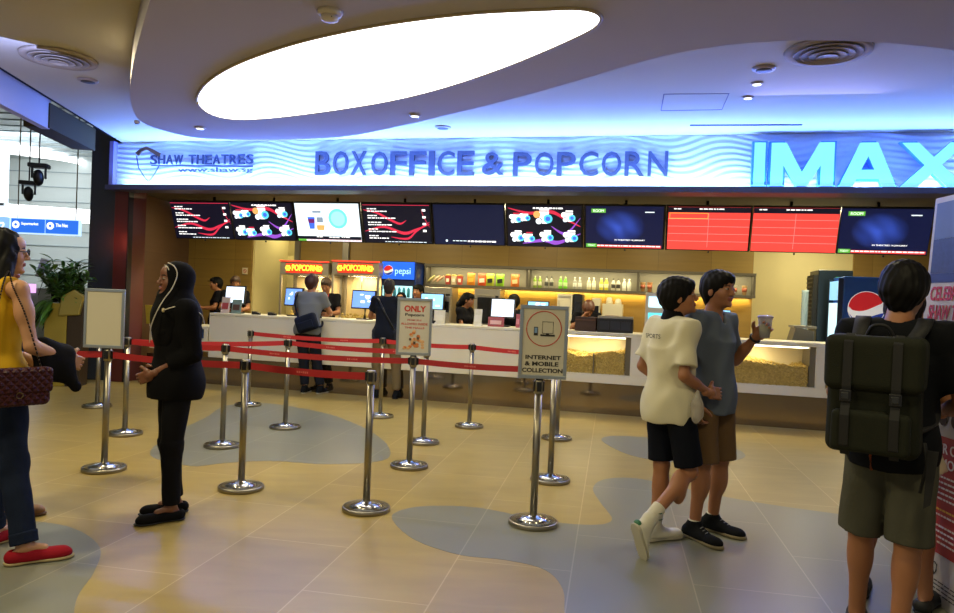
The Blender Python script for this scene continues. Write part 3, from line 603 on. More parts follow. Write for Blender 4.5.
def content(kind, root):
    w, h = SCW-0.03, SCH-0.03
    def pan(mat): 
        m = MB(); m.box((0, -0.006, 0), (w, 0.008, h), mat); return m.build('display', root)
    if kind == 'menu':
        dsp = pan(S_DK); m = MB()
        swoosh(m, [(-.5, .2), (-.3, .16), (-.1, .06), (.05, .0), (.15, .05)], S_PINK, .003, .02); swoosh(m, [(-.5, -.12), (-.2, -.05), (.1, -.14), (.3, -.08), (.5, .0)], S_PINK, .003, .022); swoosh(m, [(-.1, -.2), (.15, -.22), (.3, -.1), (.5, .03)], S_PINK, .003, .018); swoosh(m, [(.38, .22), (.42, .1), (.5, -.05)], S_PINK, .002, .012)
        m.box((0, YS, 0.272), (w, 0.002, 0.008), S_PINK); m.build('swooshes', dsp)
        for k in range(5):
            m = MB(); dash_rows(m, [(-.44, .215-.1*k, .12+.03*(k % 3)), (-.44, .180-.1*k, .3+.06*((k*2) % 4))], SW_, .014); m.build('menu_line', dsp)
            if k < 4: m = MB(); m.box((.42, YS, .2-.1*k), (.05, .002, .03), SW_); m.build('item_mark', dsp)
        m = MB(); dash_rows(m, [(-.2, -.27, .6)], S_PALE, .008); m.build('footer_line', dsp)
    elif kind == 'combo':
        dsp = pan(S_DK); m = MB(); swoosh(m, [(-.5, .25), (-.2, .18), (.1, .2), (.3, .1), (.5, .0)], S_PINK, .004, .025); swoosh(m, [(-.3, -.25), (0, -.2), (.2, -.23), (.5, -.1)], S_PUR, .004, .03); swoosh(m, [(.1, .0), (.3, -.1), (.5, .12)], S_PUR, .003, .02); m.build('swooshes', dsp)
        for (x, z, s) in ((-.40, .10, .9), (-.27, .12, .8), (-.02, .12, 1.35), (.33, .13, 1.0), (-.38, -.16, 1.0), (-.22, -.17, .9), (.03, -.15, 1.0), (.36, -.15, 1.05)):
            m = MB(); rnd = random.Random(int(x*100+z*10)); r = .062*s
            m.prism([(x-.8*r, z-r), (x+.8*r, z-r), (x+1.1*r, z+r), (x-1.1*r, z+r)], YS-0.001, YS, SW_, 'xz')
            disc(m, x+.9*r, z-.2*r, .75*r, S_CY); disc(m, x+.9*r, z-.2*r, .4*r, S_BL, YS-.004); disc(m, x-.9*r, z+.5*r, .6*r, S_ORG if s > 1.2 else SW_, YS-.003)
            disc(m, x-.6*r, z-.6*r, .62*r, S_DK, YS-.005); disc(m, x-.6*r, z-.6*r, .5*r, S_PALE, YS-.006); m.box((x+.3*r, YS-.006, z+1.35*r), (1.6*r, .002, .3*r), S_PINK if s < 1 else SW_)
            m.build('combo_picture', dsp)
        m = MB(); dash_rows(m, [(-.15, .25, .35)], SW_, .02); m.build('heading', dsp)
    elif kind == 'promo':
        dsp = pan(S_PALE); m = MB(); disc(m, .17, .06, .15, E('screen_teal', '#6fd8d0'), n=28); disc(m, .17, .06, .11, E('screen_teal_light', '#9be6e0'), YS-.004, 28); m.build('round_badge', dsp)
        m = MB(); m.prism([(-.30, -.1), (-.22, -.1), (-.20, .08), (-.32, .08)], YS-.001, YS, S_BL, 'xz'); m.box((-.26, YS-.003, .02), (.1, .003, .06), E('screen_berry', '#6a2060')); m.build('cup_picture', dsp)
        m = MB(); m.prism([(-.18, -.12), (-.07, -.12), (-.05, -.04), (-.19, -.04)], YS-.001, YS, S_ORG, 'xz'); m.box((-.12, YS-.002, .04), (.1, .003, .08), E('screen_grey_text', '#8090a0')); m.box((-.16, YS-.002, .16), (.14, .003, .03), E('screen_grey_text', '#8090a0')); m.build('popcorn_picture', dsp)
        m = MB(); m.box((0, YS, -.235), (w, .003, .05), S_DK); m.box((-.44, YS-.002, -.27), (.13, .003, .03), S_GRN); dash_rows(m, [(-.36, -.27, .85)], S_RED2, .01); dash_rows(m, [(-.2, -.22, .1), (.0, -.225, .12), (.2, -.22, .1)], SW_, .012); m.build('ticker', dsp)
    elif kind == 'blank':
        dsp = pan(S_NAVY); m = MB(); dash_rows(m, [(-.24, -.235, .2)], S_PALE, .01); dash_rows(m, [(-.02, -.238, .42)], SW_, .02); disc(m, -.33, -.235, .016, S_PALE); m.build('caption', dsp)
    elif kind == 'room':
        dsp = pan(NAVY2); m = MB(); m.box((-.34, YS, .225), (.19, .002, .055), S_GRN); m.text('ROOM', -.41, .207, .14, .036, SW_, YS-.003, .001); m.build('title_tag', dsp)
        m = MB(); m.text('IN THEATRES 14 JANUARY', -.12, -.19, .40, .026, SW_, YS-.001, .001, .01); m.box((.33, YS, .21), (.12, .002, .012), S_PALE); m.build('release_line', dsp)
        m = MB(); m.box((.07, YS, -.262), (w-.17, .002, .036), S_RED); dash_rows(m, [(-.35, -.256, .83)], SW_, .014); m.box((-.43, YS-.001, -.255), (.14, .003, .05), S_GRN); m.text('TODAY', -.48, -.266, .10, .024, SW_, YS-.004, .001); m.build('ticker', dsp)
    else:
        dsp = pan(S_RED); m = MB(); m.box((0, YS, .25), (w, .002, .07), S_DK); dash_rows(m, [(-.44, .262, .1), (-.12, .262, .26)], SW_, .014); m.build('header', dsp)
        m = MB()
        for k in range(4): m.box((0, YS, .13-.1*k), (w, .002, .004), S_RED2)
        m.box((0, YS, -.02), (.004, .002, .46), S_RED2); m.build('grid_lines', dsp)
        if kind == 'seats_boxed':
            m = MB(); 
            for (a, b, c_, e_) in ((-.25, .205, .48, .005), (-.25, .135, .48, .005), (-.49, .17, .005, .07), (-.01, .17, .005, .07)): m.box((a, YS-.002, b), (c_, .002, e_), S_YEL)
            m.build('yellow_box', dsp)
kinds = ['menu', 'combo', 'promo', 'menu', 'blank', 'combo', 'room', 'seats_boxed', 'seats', 'room']
labs = ['leftmost black menu screen with white text and red swooshes', 'second screen from the left with cup and popcorn combo pictures, next to the white one', 'bright white promotional screen with a round teal badge and a cup', 'black menu screen with red swooshes right of the bright white screen', 'dark navy nearly blank screen with a small white caption line',
        'combo picture screen between the dark navy screen and the blue film screen', 'dark blue film trailer screen left of the red screens, above the snack shelf', 'red timetable screen with a yellow outlined box at upper left', 'red timetable screen without a yellow box, below the letters IMAX', 'rightmost dark blue film trailer screen beside the tall poster']
SD = 10.0
for k in range(10):
    pxm = (edges[k]+edges[k+1])/2; wd = sh(edges[k+1], 240, SD)[0]-sh(edges[k], 240, SD)[0]
    sm = (sh(edges[k], 240, SD)[0]+sh(edges[k+1], 240, SD)[0])/2
    t = shop_thing('menu_screen', labs[k], 'screen', sm, SD, 2.50, 0, 'hanging menu screens above the counter')
    piv = bpy.data.objects.new('screen_housing', None)
    m = MB(); m.box((0, 0.03, 0), (wd-0.012, 0.06, SCH), BLACK); hs = m.build('screen_housing', t, bevel=0.003); bpy.data.objects.remove(piv)
    hs.rotation_euler.x = TILT
    content(kinds[k], hs)
    m = MB(); m.tube([(0, 0.16, 0.02), (0, 0.30, 0.02), (0, 0.30, 0.40)], 0.02, BLACK, 8); m.build('ceiling_bracket', t); m = MB(); m.ell((0.02, 0.07, -0.30), (0.012, 0.02, 0.014), BLACK); m.build('remote_sensor', t)

# ------------------------------------------------------------------ back wall shelf with snacks
SHD = 12.28
x0, _ = sh(424, 270, SHD); x1, _ = sh(756, 285, SHD)
zt = sh(590, 268.5, SHD)[1]; zb = sh(590, 292, SHD)[1]
shelf = shop_thing('wall_shelf', 'long dark open wall shelf lit from above behind the staff', 'shelf', x0, SHD, zb)
SHM = M('shelf_dark_laminate', '#5d5648', 0.5); W_ = x1-x0; H_ = zt-zb
def sb(n, c, s, mt=SHM): m = MB(); m.box(c, s, mt); m.build(n, shelf)
sb('board', (W_/2, 0.16, 0.02), (W_, 0.32, 0.04)); sb('board', (W_/2, 0.16, H_-0.02), (W_, 0.32, 0.04)); sb('back_panel', (W_/2, 0.305, H_/2), (W_, 0.02, H_-0.082), M('shelf_back_grey', '#8f8772', 0.5))
for px in (424.5, 527, 638, 755.5): sb('divider', (min(max(sh(px, 280, SHD)[0]-x0, 0.02), W_-0.02), 0.155, H_/2), (0.035, 0.28, H_-0.082))
along_shop('shelf_lamp', x0+0.05, x1-0.05, SHD+0.06, zt-0.055, 0.35, -1.0, 0.03, 18, (1.0, 0.9, 0.55))
along_shop('under_shelf_lamp', x0+0.05, x1-0.05, SHD+0.26, zb-0.02, 0.25, -1.0, 0.03, 22, (1.0, 0.74, 0.22))
shz = zb+0.041
def shelf_item(px, kind, lab, name, cat, grp, col, col2='#e8e4d0', n=1, dpx=0):
    s_, _ = sh(px, 280, SHD+0.12); t = shop_thing(name, lab, cat, s_, SHD+0.13, shz, 0, grp)
    c = M('pack_'+col[1:], col, 0.45, vary=0.2, vscale=30); c2 = M('pack_'+col2[1:], col2, 0.5)
    if kind == 'bag':
        m = MB(); w_, h_ = 0.15, 0.215
        def f(u, v):
            x = (u-.5)*w_*(1-.06*math.sin(PI*v)); b = math.sin(PI*u)**.6*math.sin(PI*min(v*1.02, 1))**.5; return (x, -0.03*b, v*h_)
        def g(u, v):
            p = f(1-u, v); return (p[0], -p[1], p[2])
        m.grid(f, 10, 10, c); m.grid(g, 10, 10, c); m.build('bag', t)
        m = MB(); m.prism([(-.04, .05), (.05, .06), (.045, .13), (-.045, .12)], -0.036, -0.032, c2, 'xz'); m.build('label_patch', t)
    elif kind == 'bottle':
        m = MB(); m.lathe([(.03, 0), (.033, .01), (.033, .12), (.026, .145), (.012, .165), (.012, .18)], c, 16); m.build('bottle_body', t)
        m = MB(); m.lathe([(.014, .178), (.014, .2), (.001, .2)], c2, 12); m.build('cap', t); m = MB(); m.lathe([(.0338, .04), (.0342, .045), (.0342, .10), (.0338, .105)], c2, 16); m.build('wrap_label', t)
    elif kind == 'carton':
        m = MB(); m.prism([(-.035, 0), (.035, 0), (.048, .15), (-.048, .15)], -0.035, 0.035, c, 'xz'); m.build('carton_box', t)
        m = MB()
        for k in range(9): m.ell((-.035+.0095*k*.95, (-1)**k*.015, .155+.01*(k % 2)), (.016, .016, .014), M('popcorn', '#c9a548'), 8, 5)
        m.build('popcorn_top', t); m = MB(); m.box((0, -0.038, .075), (.05, .003, .06), c2); m.build('printed_panel', t)
    elif kind == 'cup':
        m = MB(); m.lathe([(.03, 0), (.042, .15), (.044, .155)], c, 18); m.build('cup_body', t); m = MB(); m.lathe([(.036, .05), (.0405, .11)], c2, 18); m.build('printed_band', t)
    elif kind == 'hotdog':
        m = MB(); R = Matrix.Rotation(-.7, 3, 'Y'); m.ell((0, 0, .09), (.09, .028, .028), c, 14, 8, R); m.build('bun', t); m = MB(); m.ell((0.005, -.02, .095), (.095, .016, .014), M('pack_'+col2[1:], col2), 14, 8, R); m.build('sausage', t)
shelf_item(431, 'hotdog', 'leftmost wrapped roll leaning at the shelf end', 'snack_roll', 'snack', 'rolls leaning at the left of the shelf', '#a5a06a', '#c8c080')
shelf_item(436, 'hotdog', 'wrapped roll leaning second from the shelf end', 'snack_roll', 'snack', 'rolls leaning at the left of the shelf', '#b09a70', '#d0b090')
shelf_item(440, 'hotdog', 'wrapped roll leaning nearest the red cartons', 'snack_roll', 'snack', 'rolls leaning at the left of the shelf', '#b8a884', '#d8a080')
for px, c_, l_ in ((448, '#a83828', 'left red carton of the three popcorn cartons'), (454, '#d0b890', 'middle pale carton of the three popcorn cartons'), (460, '#b84a38', 'right red carton of the three popcorn cartons')): shelf_item(px, 'carton', l_+' on the wall shelf', 'popcorn_carton', 'carton', 'popcorn cartons on the shelf', c_)
for px, c_, c2_, l_ in ((471, '#e0861c', '#f0b040', 'orange crisp packet left of the red one'), (482, '#d8501e', '#e8d8c0', 'red-orange crisp packet between the orange and green ones'), (490, '#a8b030', '#181a10', 'left of two lime green packets with black marks'), (500, '#88b824', '#181a10', 'right of two lime green packets with black marks'), (515, '#d06a20', '#e8c890', 'orange packet standing alone before the shelf divider')): shelf_item(px, 'bag', l_+' on the wall shelf', 'crisp_packet', 'packet', 'crisp packets on the shelf', c_, c2_)
bt = [(535, '#7c9a2c', '#c8c8a0', 'left bottle of the olive green pair'), (540, '#7c9a2c', '#c8c8a0', 'right bottle of the olive green pair'), (546.5, '#8f8d80', '#3a3830', 'left bottle of the grey dark-capped pair'), (551.5, '#8f8d80', '#3a3830', 'right bottle of the grey dark-capped pair'), (560.5, '#6ac01c', '#b8d890', 'left bottle of the bright green pair'), (565.5, '#6ac01c', '#b8d890', 'right bottle of the bright green pair'), (575, '#9a988c', '#dcdcd0', 'left bottle of the clear pair'), (580, '#9a988c', '#dcdcd0', 'right bottle of the clear pair'), (589, '#d8d0a0', '#e8e8d8', 'left bottle of the cream pair'), (594, '#d8d0a0', '#e8e8d8', 'right bottle of the cream pair'), (601.5, '#d8d040', '#eeeeb0', 'left bottle of the yellow pair'), (606.5, '#d8d040', '#eeeeb0', 'right bottle of the yellow pair'), (613.5, '#d0c8b0', '#3a342c', 'left bottle of the black-and-white pair'), (618.5, '#d0c8b0', '#3a342c', 'right bottle of the black-and-white pair'), (624.5, '#dcd6c0', '#e8e6da', 'left bottle of the small white pair'), (629.5, '#dcd6c0', '#e8e6da', 'right bottle of the small white pair')]
for px, c_, c2_, l_ in bt: shelf_item(px, 'bottle', l_+' on the wall shelf', 'drink_bottle', 'bottle', 'drink bottles on the shelf', c_, c2_)
for px, c_, l_ in ((643, '#c89a60', 'first tan cup right of the bottles'), (650, '#c88a58', 'second tan cup right of the bottles'), (662, '#dcd0b0', 'pale cup behind the boy in the white polo'), (675, '#e0d4b8', 'pale cup right of the tan cups'), (693, '#d8b888', 'cup showing between the two boys heads'), (735, '#b8b0a0', 'grey cup second from the right shelf end'), (745, '#d8b078', 'tan cup at the right end of the shelf')): shelf_item(px, 'cup', l_+' on the wall shelf', 'paper_cup', 'cup', 'paper cups on the shelf', c_, '#a85a3a')

# back counter with machines on it
m = MB(); bx0, bx1 = x0+0.12, x1-0.1
bc = shop_thing('back_counter', 'low dark back counter under the wall shelf', 'counter', bx0, 12.0, 0)
m = MB(); m.box(((bx1-bx0)/2, 0.3, 0.43), (bx1-bx0, 0.56, 0.86), M('back_counter_panel', '#6b6250', 0.6)); m.build('carcass', bc); m = MB(); m.box(((bx1-bx0)/2, 0.29, 0.885), (bx1-bx0, 0.60, 0.04), M('stone_top', '#8d8777', 0.35)); m.build('worktop', bc)
def boxy(px0, px1, py0, py1, d, name, lab, cat, depth, zbase, bodym, extra=None, grp=None):
    a, b, zb_, zt_ = plate(px0, px1, py0, py1, d); 
    t = shop_thing(name, lab, cat, a, d, zbase, 0, grp); W, H = b-a, zt_-zbase
    if bodym:
        m = MB(); m.box((W/2, depth/2, H/2), (W, depth, H), bodym); m.build('body', t, bevel=0.006)
    if extra: extra(t, W, H, depth)
    return t
STM = M('machine_steel', '#a39c8c', 0.35, 0.7); WHM = M('machine_white', '#cfc8b0', 0.4); GLD = M('dark_glass', '#1c1c1e', 0.15)
def ovenx(t, W, H, D):
    m = MB(); m.box((W*.45, -.008, H*.5), (W*.62, .012, H*.6), GLD); m.build('oven_door', t); m = MB(); m.box((W*.88, -.006, H*.5), (W*.12, .01, H*.7), BLACK); m.build('control_strip', t); m = MB(); m.tube([(W*.15, -.03, H*.85), (W*.75, -.03, H*.85)], .008, STM, 8); m.build('handle', t)
boxy(418, 452, 287, 310, 12.05, 'steel_oven', 'steel oven on the back counter left of the capped staff woman', 'oven', .4, .906, STM, ovenx)
boxy(474, 500, 289, 312, 12.05, 'steel_oven', 'steel oven on the back counter right of the capped staff woman', 'oven', .4, .906, STM, ovenx)
def cabx(t, W, H, D):
    m = MB(); 
    for (c, s) in (((W*.05, 0, H/2), (W*.1, .03, H)), ((W*.95, 0, H/2), (W*.1, .03, H)), ((W/2, 0, H*.97), (W*.8, .03, H*.06)), ((W/2, 0, H*.03), (W*.8, .03, H*.06))): m.box(c, s, WHM)
    m.build('door_frame', t); m = MB(); m.box((W/2, .01, H/2), (W*.8, .01, H*.88), M('cabinet_glass', '#6f6c60', 0.1)); m.build('glass_door', t)
boxy(557, 572, 294, 327, 11.6, 'warming_cabinet', 'white framed glass-door cabinet beside the black machine', 'cabinet', .34, .95, WHM, cabx)
def blkx(t, W, H, D):
    m = MB(); m.box((W/2, -.005, H*.6), (W*.7, .012, H*.4), GLD); m.build('front_window', t); m = MB(); m.box((W/2, -.01, H*.2), (W*.5, .02, .04), STM); m.build('drip_tray', t)
boxy(573, 582, 294, 327, 11.6, 'black_vending_machine', 'tall black machine right of the white framed cabinet', 'machine', .36, .95, BLACK, blkx)
def cofx(t, W, H, D):
    m = MB(); m.box((W*.5, -.02, H*.45), (W*.7, .05, H*.42), M('machine_maroon', '#6a1c1c', 0.3)); m.build('maroon_panel', t); m = MB(); m.lathe([(.05, 0), (.055, .02), (.04, .10), (.01, .11)], WHM, 16, (W*.3, D*.5, H)); m.lathe([(.05, 0), (.055, .02), (.04, .08), (.01, .09)], WHM, 16, (W*.75, D*.5, H)); m.build('bean_hopper', t); m = MB(); m.tube([(W*.3, -.06, H*.2), (W*.3, -.06, H*.4)], .012, STM, 8); m.tube([(W*.7, -.06, H*.2), (W*.7, -.06, H*.4)], .012, STM, 8); m.build('spout', t)
boxy(602, 622, 304, 326, 12.05, 'coffee_machine', 'white coffee machine with a maroon front panel', 'coffee machine', .4, .906, WHM, cofx)
boxy(592, 600, 298, 312, 12.1, 'ice_dispenser', 'pale dispenser just left of the maroon fronted coffee machine', 'machine', .3, .906, WHM, blkx)

# items on the main counter
ZC = ZT+0.001
def monitor(px0, px1, py0, py1, d, lab, glow, tilt=0.12, rz=0.0, back=False):
    a, b, zb_, zt_ = plate(px0, px1, py0, py1, d); W, H = b-a, zt_-zb_
    t = shop_thing('point_of_sale_monitor', lab, 'monitor', (a+b)/2, d, ZC, rz, 'till monitors on the counter')
    m = MB(); m.box((0, 0.02, 0), (W, 0.035, H), BLACK); hs = m.build('screen_frame', t, (0, 0, (zb_+zt_)/2-ZC), bevel=0.004); hs.rotation_euler.x = -tilt
    m = MB(); m.box((0, -0.001, 0), (W*.9, 0.006, H*.86), glow); m.build('display', hs)
    m = MB(); rnd = random.Random(int(px0))
    for k in range(5): m.box((rnd.uniform(-.25, .25)*W, -0.006, rnd.uniform(-.25, .3)*H), (W*rnd.uniform(.06, .2), .003, H*rnd.uniform(.05, .16)), SW_)
    m.build('display_icons', hs)
    hgt = (zb_+zt_)/2-ZC
    m = MB(); m.tube([(0, 0.06, 0.012), (0, 0.07, hgt*.6), (0, 0.04, hgt)], 0.022, BLACK, 8); m.build('stand_neck', t); m = MB(); m.box((0, 0.06, 0.008), (0.2, 0.16, 0.016), BLACK); m.build('stand_base', t, bevel=0.003)
G_BL = E('till_screen_blue', '#6f9af0', 1.0); G_WH = E('till_screen_white', '#dcecff', 1.1); G_CY = E('till_screen_cyan', '#8fd0ff', 1.05)
monitor(225, 245, 285.5, 304, 10.15, 'bright blue-white till monitor at the left end with two leaflet stands', G_WH)
monitor(284, 303, 287.5, 306, 10.15, 'blue till monitor left of the customer with the shoulder bag', G_BL, rz=-.15)
monitor(351, 376, 290, 309, 10.15, 'blue till monitor left of the customer in the dark shirt', G_BL, rz=-.1)
monitor(420, 444, 293, 310, 10.15, 'till monitor behind the ONLY sign', G_CY)
monitor(490.5, 515, 298, 318, 10.15, 'bright white till monitor right of the capped staff woman', G_WH)
monitor(527, 549, 301, 314, 10.35, 'till monitor showing above the collection sign', G_CY)
def leaflet(px0, px1, py0, py1, lab, c1, c2, d=9.95):
    a, b, zb_, zt_ = plate(px0, px1, py0, py1, d); W, H = b-a, max(zt_-ZC, .08)
    t = shop_thing('leaflet_stand', lab, 'leaflet stand', (a+b)/2, d, ZC, 0, 'leaflet stands on the counter'); R = Matrix.Rotation(-.15, 3, 'X')
    m = MB(); m.box((0, .0, H/2), (W, .004, H), M('leaf_'+c1[1:], c1, .4, vary=.15, vscale=25), R); m.build('leaflet', t); m = MB(); m.box((0, -.016, H*.45), (W*.7, .003, H*.4), M('leaf_'+c2[1:], c2, .5), R); m.build('printed_picture', t)
    m = MB(); m.box((0, .03, .004), (W, .08, .006), M('acrylic_clear', '#c8d0cc', .1, alpha=.5)); m.build('foot', t)
leaflet(221.5, 230, 297, 313, 'pink and white leaflet stand at the left end of the counter', '#d8c8c0', '#b04a50'); leaflet(232, 241.5, 299.5, 313, 'teal and grey leaflet stand beside the pink one', '#7f9a94', '#584038')
leaflet(488, 504, 317, 327, 'low pink leaflet tray beneath the bright white till monitor', '#a8404c', '#e0b0a8'); leaflet(474, 482, 309, 325, 'plain white card stand in front of the capped staff woman', '#e0dcc8', '#e8e4d4'); leaflet(516, 520, 314, 328, 'narrow pink leaflet left of the collection sign', '#b04a58', '#d88890')
leaflet(434, 445, 310, 322, 'white card stand right of the ONLY sign', '#dcd6c0', '#e4dfcc')
def boxp(px0, px1, py0, py1, name, lab, cat, mat, depth=.28, d=9.98, extra=None): return boxy(px0, px1, py0, py1, d, name, lab, cat, depth, ZC, mat, extra)
boxp(575, 596, 317, 331, 'cardboard_tray', 'dark brown box on the counter left of the black tray', 'box', M('dark_brown_box', '#3a2216', .6), extra=lambda t, W, H, D: [MB().box((W/2, -.004, H*.8), (W*.96, .01, .02), M('box_lip', '#5a3826', .5)).build('lid_edge', t)])
def trayx(t, W, H, D):
    m = MB(); m.box((W/2, D/2, H+.02), (W*.98, D*.9, .03), STM); m.build('steel_top', t)
    for k in range(3):
        m = MB(); m.box((W*(.2+.3*k), -.004, H*.5), (W*.26, .008, H*.6), M('tray_panel', '#23262e', .3)); m.build('panel', t)
boxp(597, 633, 319, 331, 'straw_dispenser', 'long black condiment tray with a steel top on the counter', 'tray', BLACK, extra=trayx)
def kiosk(t, W, H, D):
    m = MB(); m.box((W*.5, -.004, H*.78), (W*.72, .008, H*.26), E('kiosk_white', '#c8f0ff')); m.build('upper_screen', t); m = MB(); m.box((W*.5, -.004, H*.42), (W*.72, .008, H*.2), E('kiosk_cyan', '#60d8f0')); m.build('lower_screen', t); m = MB(); m.box((W*.5, -.004, H*.12), (W*.9, .01, H*.18), M('kiosk_base_navy', '#122a38', .4)); m.build('payment_panel', t)
boxp(645, 668, 293, 333, 'payment_kiosk', 'white payment kiosk with pale blue screens behind the boy in the white polo', 'kiosk', WHM, .2, extra=kiosk)
monitor(718, 731, 310, 317, 10.5, 'till monitor glowing blue between the man in grey and his cup', G_CY, rz=.2)
boxy(443, 450, 296, 322, 10.3, 'drinks_tap', 'slim drinks tap tower behind the counter right of the ONLY sign', 'tap', .08, ZC, STM, blkx)

# telephone-like card readers and cables on the counter
for px, lb in ((256, 'black card reader on the counter right of the leaflets'), (437, 'black card reader behind the ONLY sign'), (272, 'black card reader by the blue till monitor')):
    s_, _ = sh(px, 320, 9.98); t = shop_thing('card_reader', lb, 'card reader', s_, 9.98, ZC, 0.2, 'card readers on the counter')
    m = MB(); m.prism([(-.06, 0), (.06, 0), (.06, .03), (-.06, .05)], -.04, .04, BLACK, 'xz'); m.build('body', t, bevel=.004); m = MB(); m.box((.0, 0, .048), (.06, .05, .006), M('keypad_grey', '#4a4a4a', .5)); m.build('keypad', t)

# ------------------------------------------------------------------ popcorn machines
def popmachine(px0, px1, lab, d=11.7):
    a, b, zb_, zt_ = plate(px0, px1, 262, 275, d); W = b-a; zb2 = 0.9; 
    t = shop_thing('popcorn_machine', lab, 'popcorn machine', a, d, zb2, 0, 'popcorn machines')
    z1 = zb_-zb2; z2 = zt_-zb2; D = .6
    m = MB(); m.box((W/2, D/2, (z1+z2)/2), (W, D, z2-z1), STM); m.build('header', t, bevel=.006)
    m = MB(); m.box((W/2, .0, z2+.012), (W, .05, .02), E('neon_red_strip', '#e03828', 1.1)); m.build('red_light_strip', t)
    m = MB(); m.text('POPCORN', W*.26, z1+.07, W*.52, (z2-z1)-.12, E('neon_yellow', '#ffd23a', 1.4), -.022, .012, .02); hdr = m.build('lettering', t)
    m = MB(); m.box((W*.5, -.008, (z1+z2)/2), (W*.74, .01, (z2-z1)*.72), E('neon_red_halo', '#b82a14', 1.0)); m.build('lettering_backing', t)
    for x in (.18, .83):
        m = MB()
        for k in range(6): an = PI*k/3; m.ell((W*x+.035*math.cos(an), -.024, (z1+z2)/2+.035*math.sin(an)), (.022, .01, .022), E('neon_yellow', '#ffd23a'), 8, 5)
        m.build('flower_motif', t)
    for x in (.02, .98):
        for y in (.02, D-.02):
            m = MB(); m.box((W*x, y, z1/2), (.035, .035, z1), STM); m.build('post', t)
    m = MB(); m.box((W/2, D/2, .03), (W, D, .06), STM); m.build('base_tray', t)
    m = MB(); m.box((W/2, D-.01, z1/2), (W*.96, .012, z1*.98), M('machine_back_warm', '#d8c08a', .3)); m.build('back_panel', t)
    m = MB(); m.box((W/2, .012, z1/2+.03), (W*.94, .005, z1*.9), GLASS); m.build('front_glass', t)
    m = MB(); m.lathe([(.10, 0), (.14, .02), (.14, .16), (.12, .17)], STM, 24, (W*.5, D*.5, z1*.52)); m.tube([(W*.5, D*.5, z1*.52+.17), (W*.5, D*.5, z1)], .015, STM, 8); m.build('kettle', t)
    rnd = random.Random(5); m = MB()
    for k in range(90): m.ell((W*rnd.uniform(.1, .9), D*rnd.uniform(.15, .8), .07+.13*rnd.random()), (.025, .025, .022), M('popcorn', '#c9a548'), 7, 5)
    o = m.build('popcorn_heap', t); o['kind'] = 'stuff'
    area_light('machine_lamp', shop(a+W/2, d+.3, zb_-.02), .4, 10, (1.0, .82, .5))
    m = MB(); m.box((W/2, D/2, -.45), (W*1.02, D, .88), M('stand_cabinet', '#8d8a80', .4)); m.build('stand_cabinet', t)
popmachine(280, 328.5, 'popcorn machine with red-yellow neon header behind the first customer'); popmachine(332, 379, 'popcorn machine with red-yellow neon header left of the blue fridge')

# ------------------------------------------------------------------ drinks fridges
PB = M('fridge_blue', '#0d2f7a', .35, vary=.15, vscale=2); PDK = M('fridge_dark', '#0a1430', .4)
def pepsi_disc(mb, x, z, r, y, axis='xz', k=1):
    def pr(poly, mat, yy):
        mb.prism(poly, yy, yy+.003*k, mat, 'xz' if axis == 'xz' else 'yz')
    n = 30
    pr([(x+r*math.cos(2*PI*i/n), z+r*math.sin(2*PI*i/n)) for i in range(n)], M('emblem_white', '#e8e6e2', .4, emit=(.9, .9, .9), es=.25), y)
    R = r*.96
    up = [(x+R*math.cos(t_), z+R*math.sin(t_)) for t_ in np.linspace(.45, PI-.1, 14)]; wv = [(x+R*(-1+2*i/10)*.98, z+R*(.02+.30*math.sin(-2.6+3.6*i/10))+.1*r) for i in range(1, 10)]
    pr(up+wv, M('emblem_red', '#c01c22', .4, emit=hexlin('#c01c22'), es=.35), y-.003*k)
    dn = [(x+R*math.cos(t_), z+R*math.sin(t_)) for t_ in np.linspace(PI+.35, 2*PI-.25, 14)]; w2 = [(x+R*(.95-1.85*i/10), z+R*(-.42+.22*math.sin(1.0-3.4*i/10))) for i in range(0, 10)]
    pr(dn+w2, M('emblem_blue', '#12389a', .4, emit=hexlin('#12389a'), es=.3), y-.003*k)
a, b, zb_, zt_ = plate(381, 415, 261, 280, 11.9); W = b-a
fr1 = shop_thing('drinks_fridge', 'tall blue drinks fridge with a lit header beside the popcorn machines', 'fridge', a, 11.9, 0, 0, 'drinks fridges'); H = zt_
m = MB(); m.box((W/2, .33, H/2), (W, .6, H), PDK); m.build('cabinet', fr1, bevel=.01)
m = MB(); m.box((W/2, .02, (zb_+zt_)/2), (W*.95, .03, zt_-zb_-.03), M('fridge_header_glow', '#1a50c8', .3, emit=hexlin('#1a58e0'), es=.9)); hd = m.build('header_panel', fr1)
m = MB(); pepsi_disc(m, W*.22, (zb_+zt_)/2, .085, -.003); m.text('pepsi', W*.42, zb_+.07, W*.45, (zt_-zb_)*.42, E('header_text_cyan', '#9cd8ff', .9), -.004, .004); m.build('emblem', hd)
m = MB(); m.box((W/2, .02, zb_/2+.25), (W*.86, .03, zb_-.7), M('fridge_door_glow', '#9fe0f0', .2, emit=hexlin('#a8e8f4'), es=.9)); m.build('door', fr1)
m = MB(); 
for k in range(5):
    for j in range(6): m.lathe([(.028, 0), (.028, .13), (.012, .17)], M('fridge_bottle', '#3a8aa0', .3), 8, (W*(.16+.135*j), -.005+.0, .55+.22*k))
o = m.build('bottle_display', fr1); o['kind'] = 'stuff'
a2 = sh(424, 280, 11.9)[0]; m = MB(); m.box((0, .3, H/2-.01), (.02, .58, H-.04), PB); m.build('side_panel', fr1, (W+.01, 0, 0))
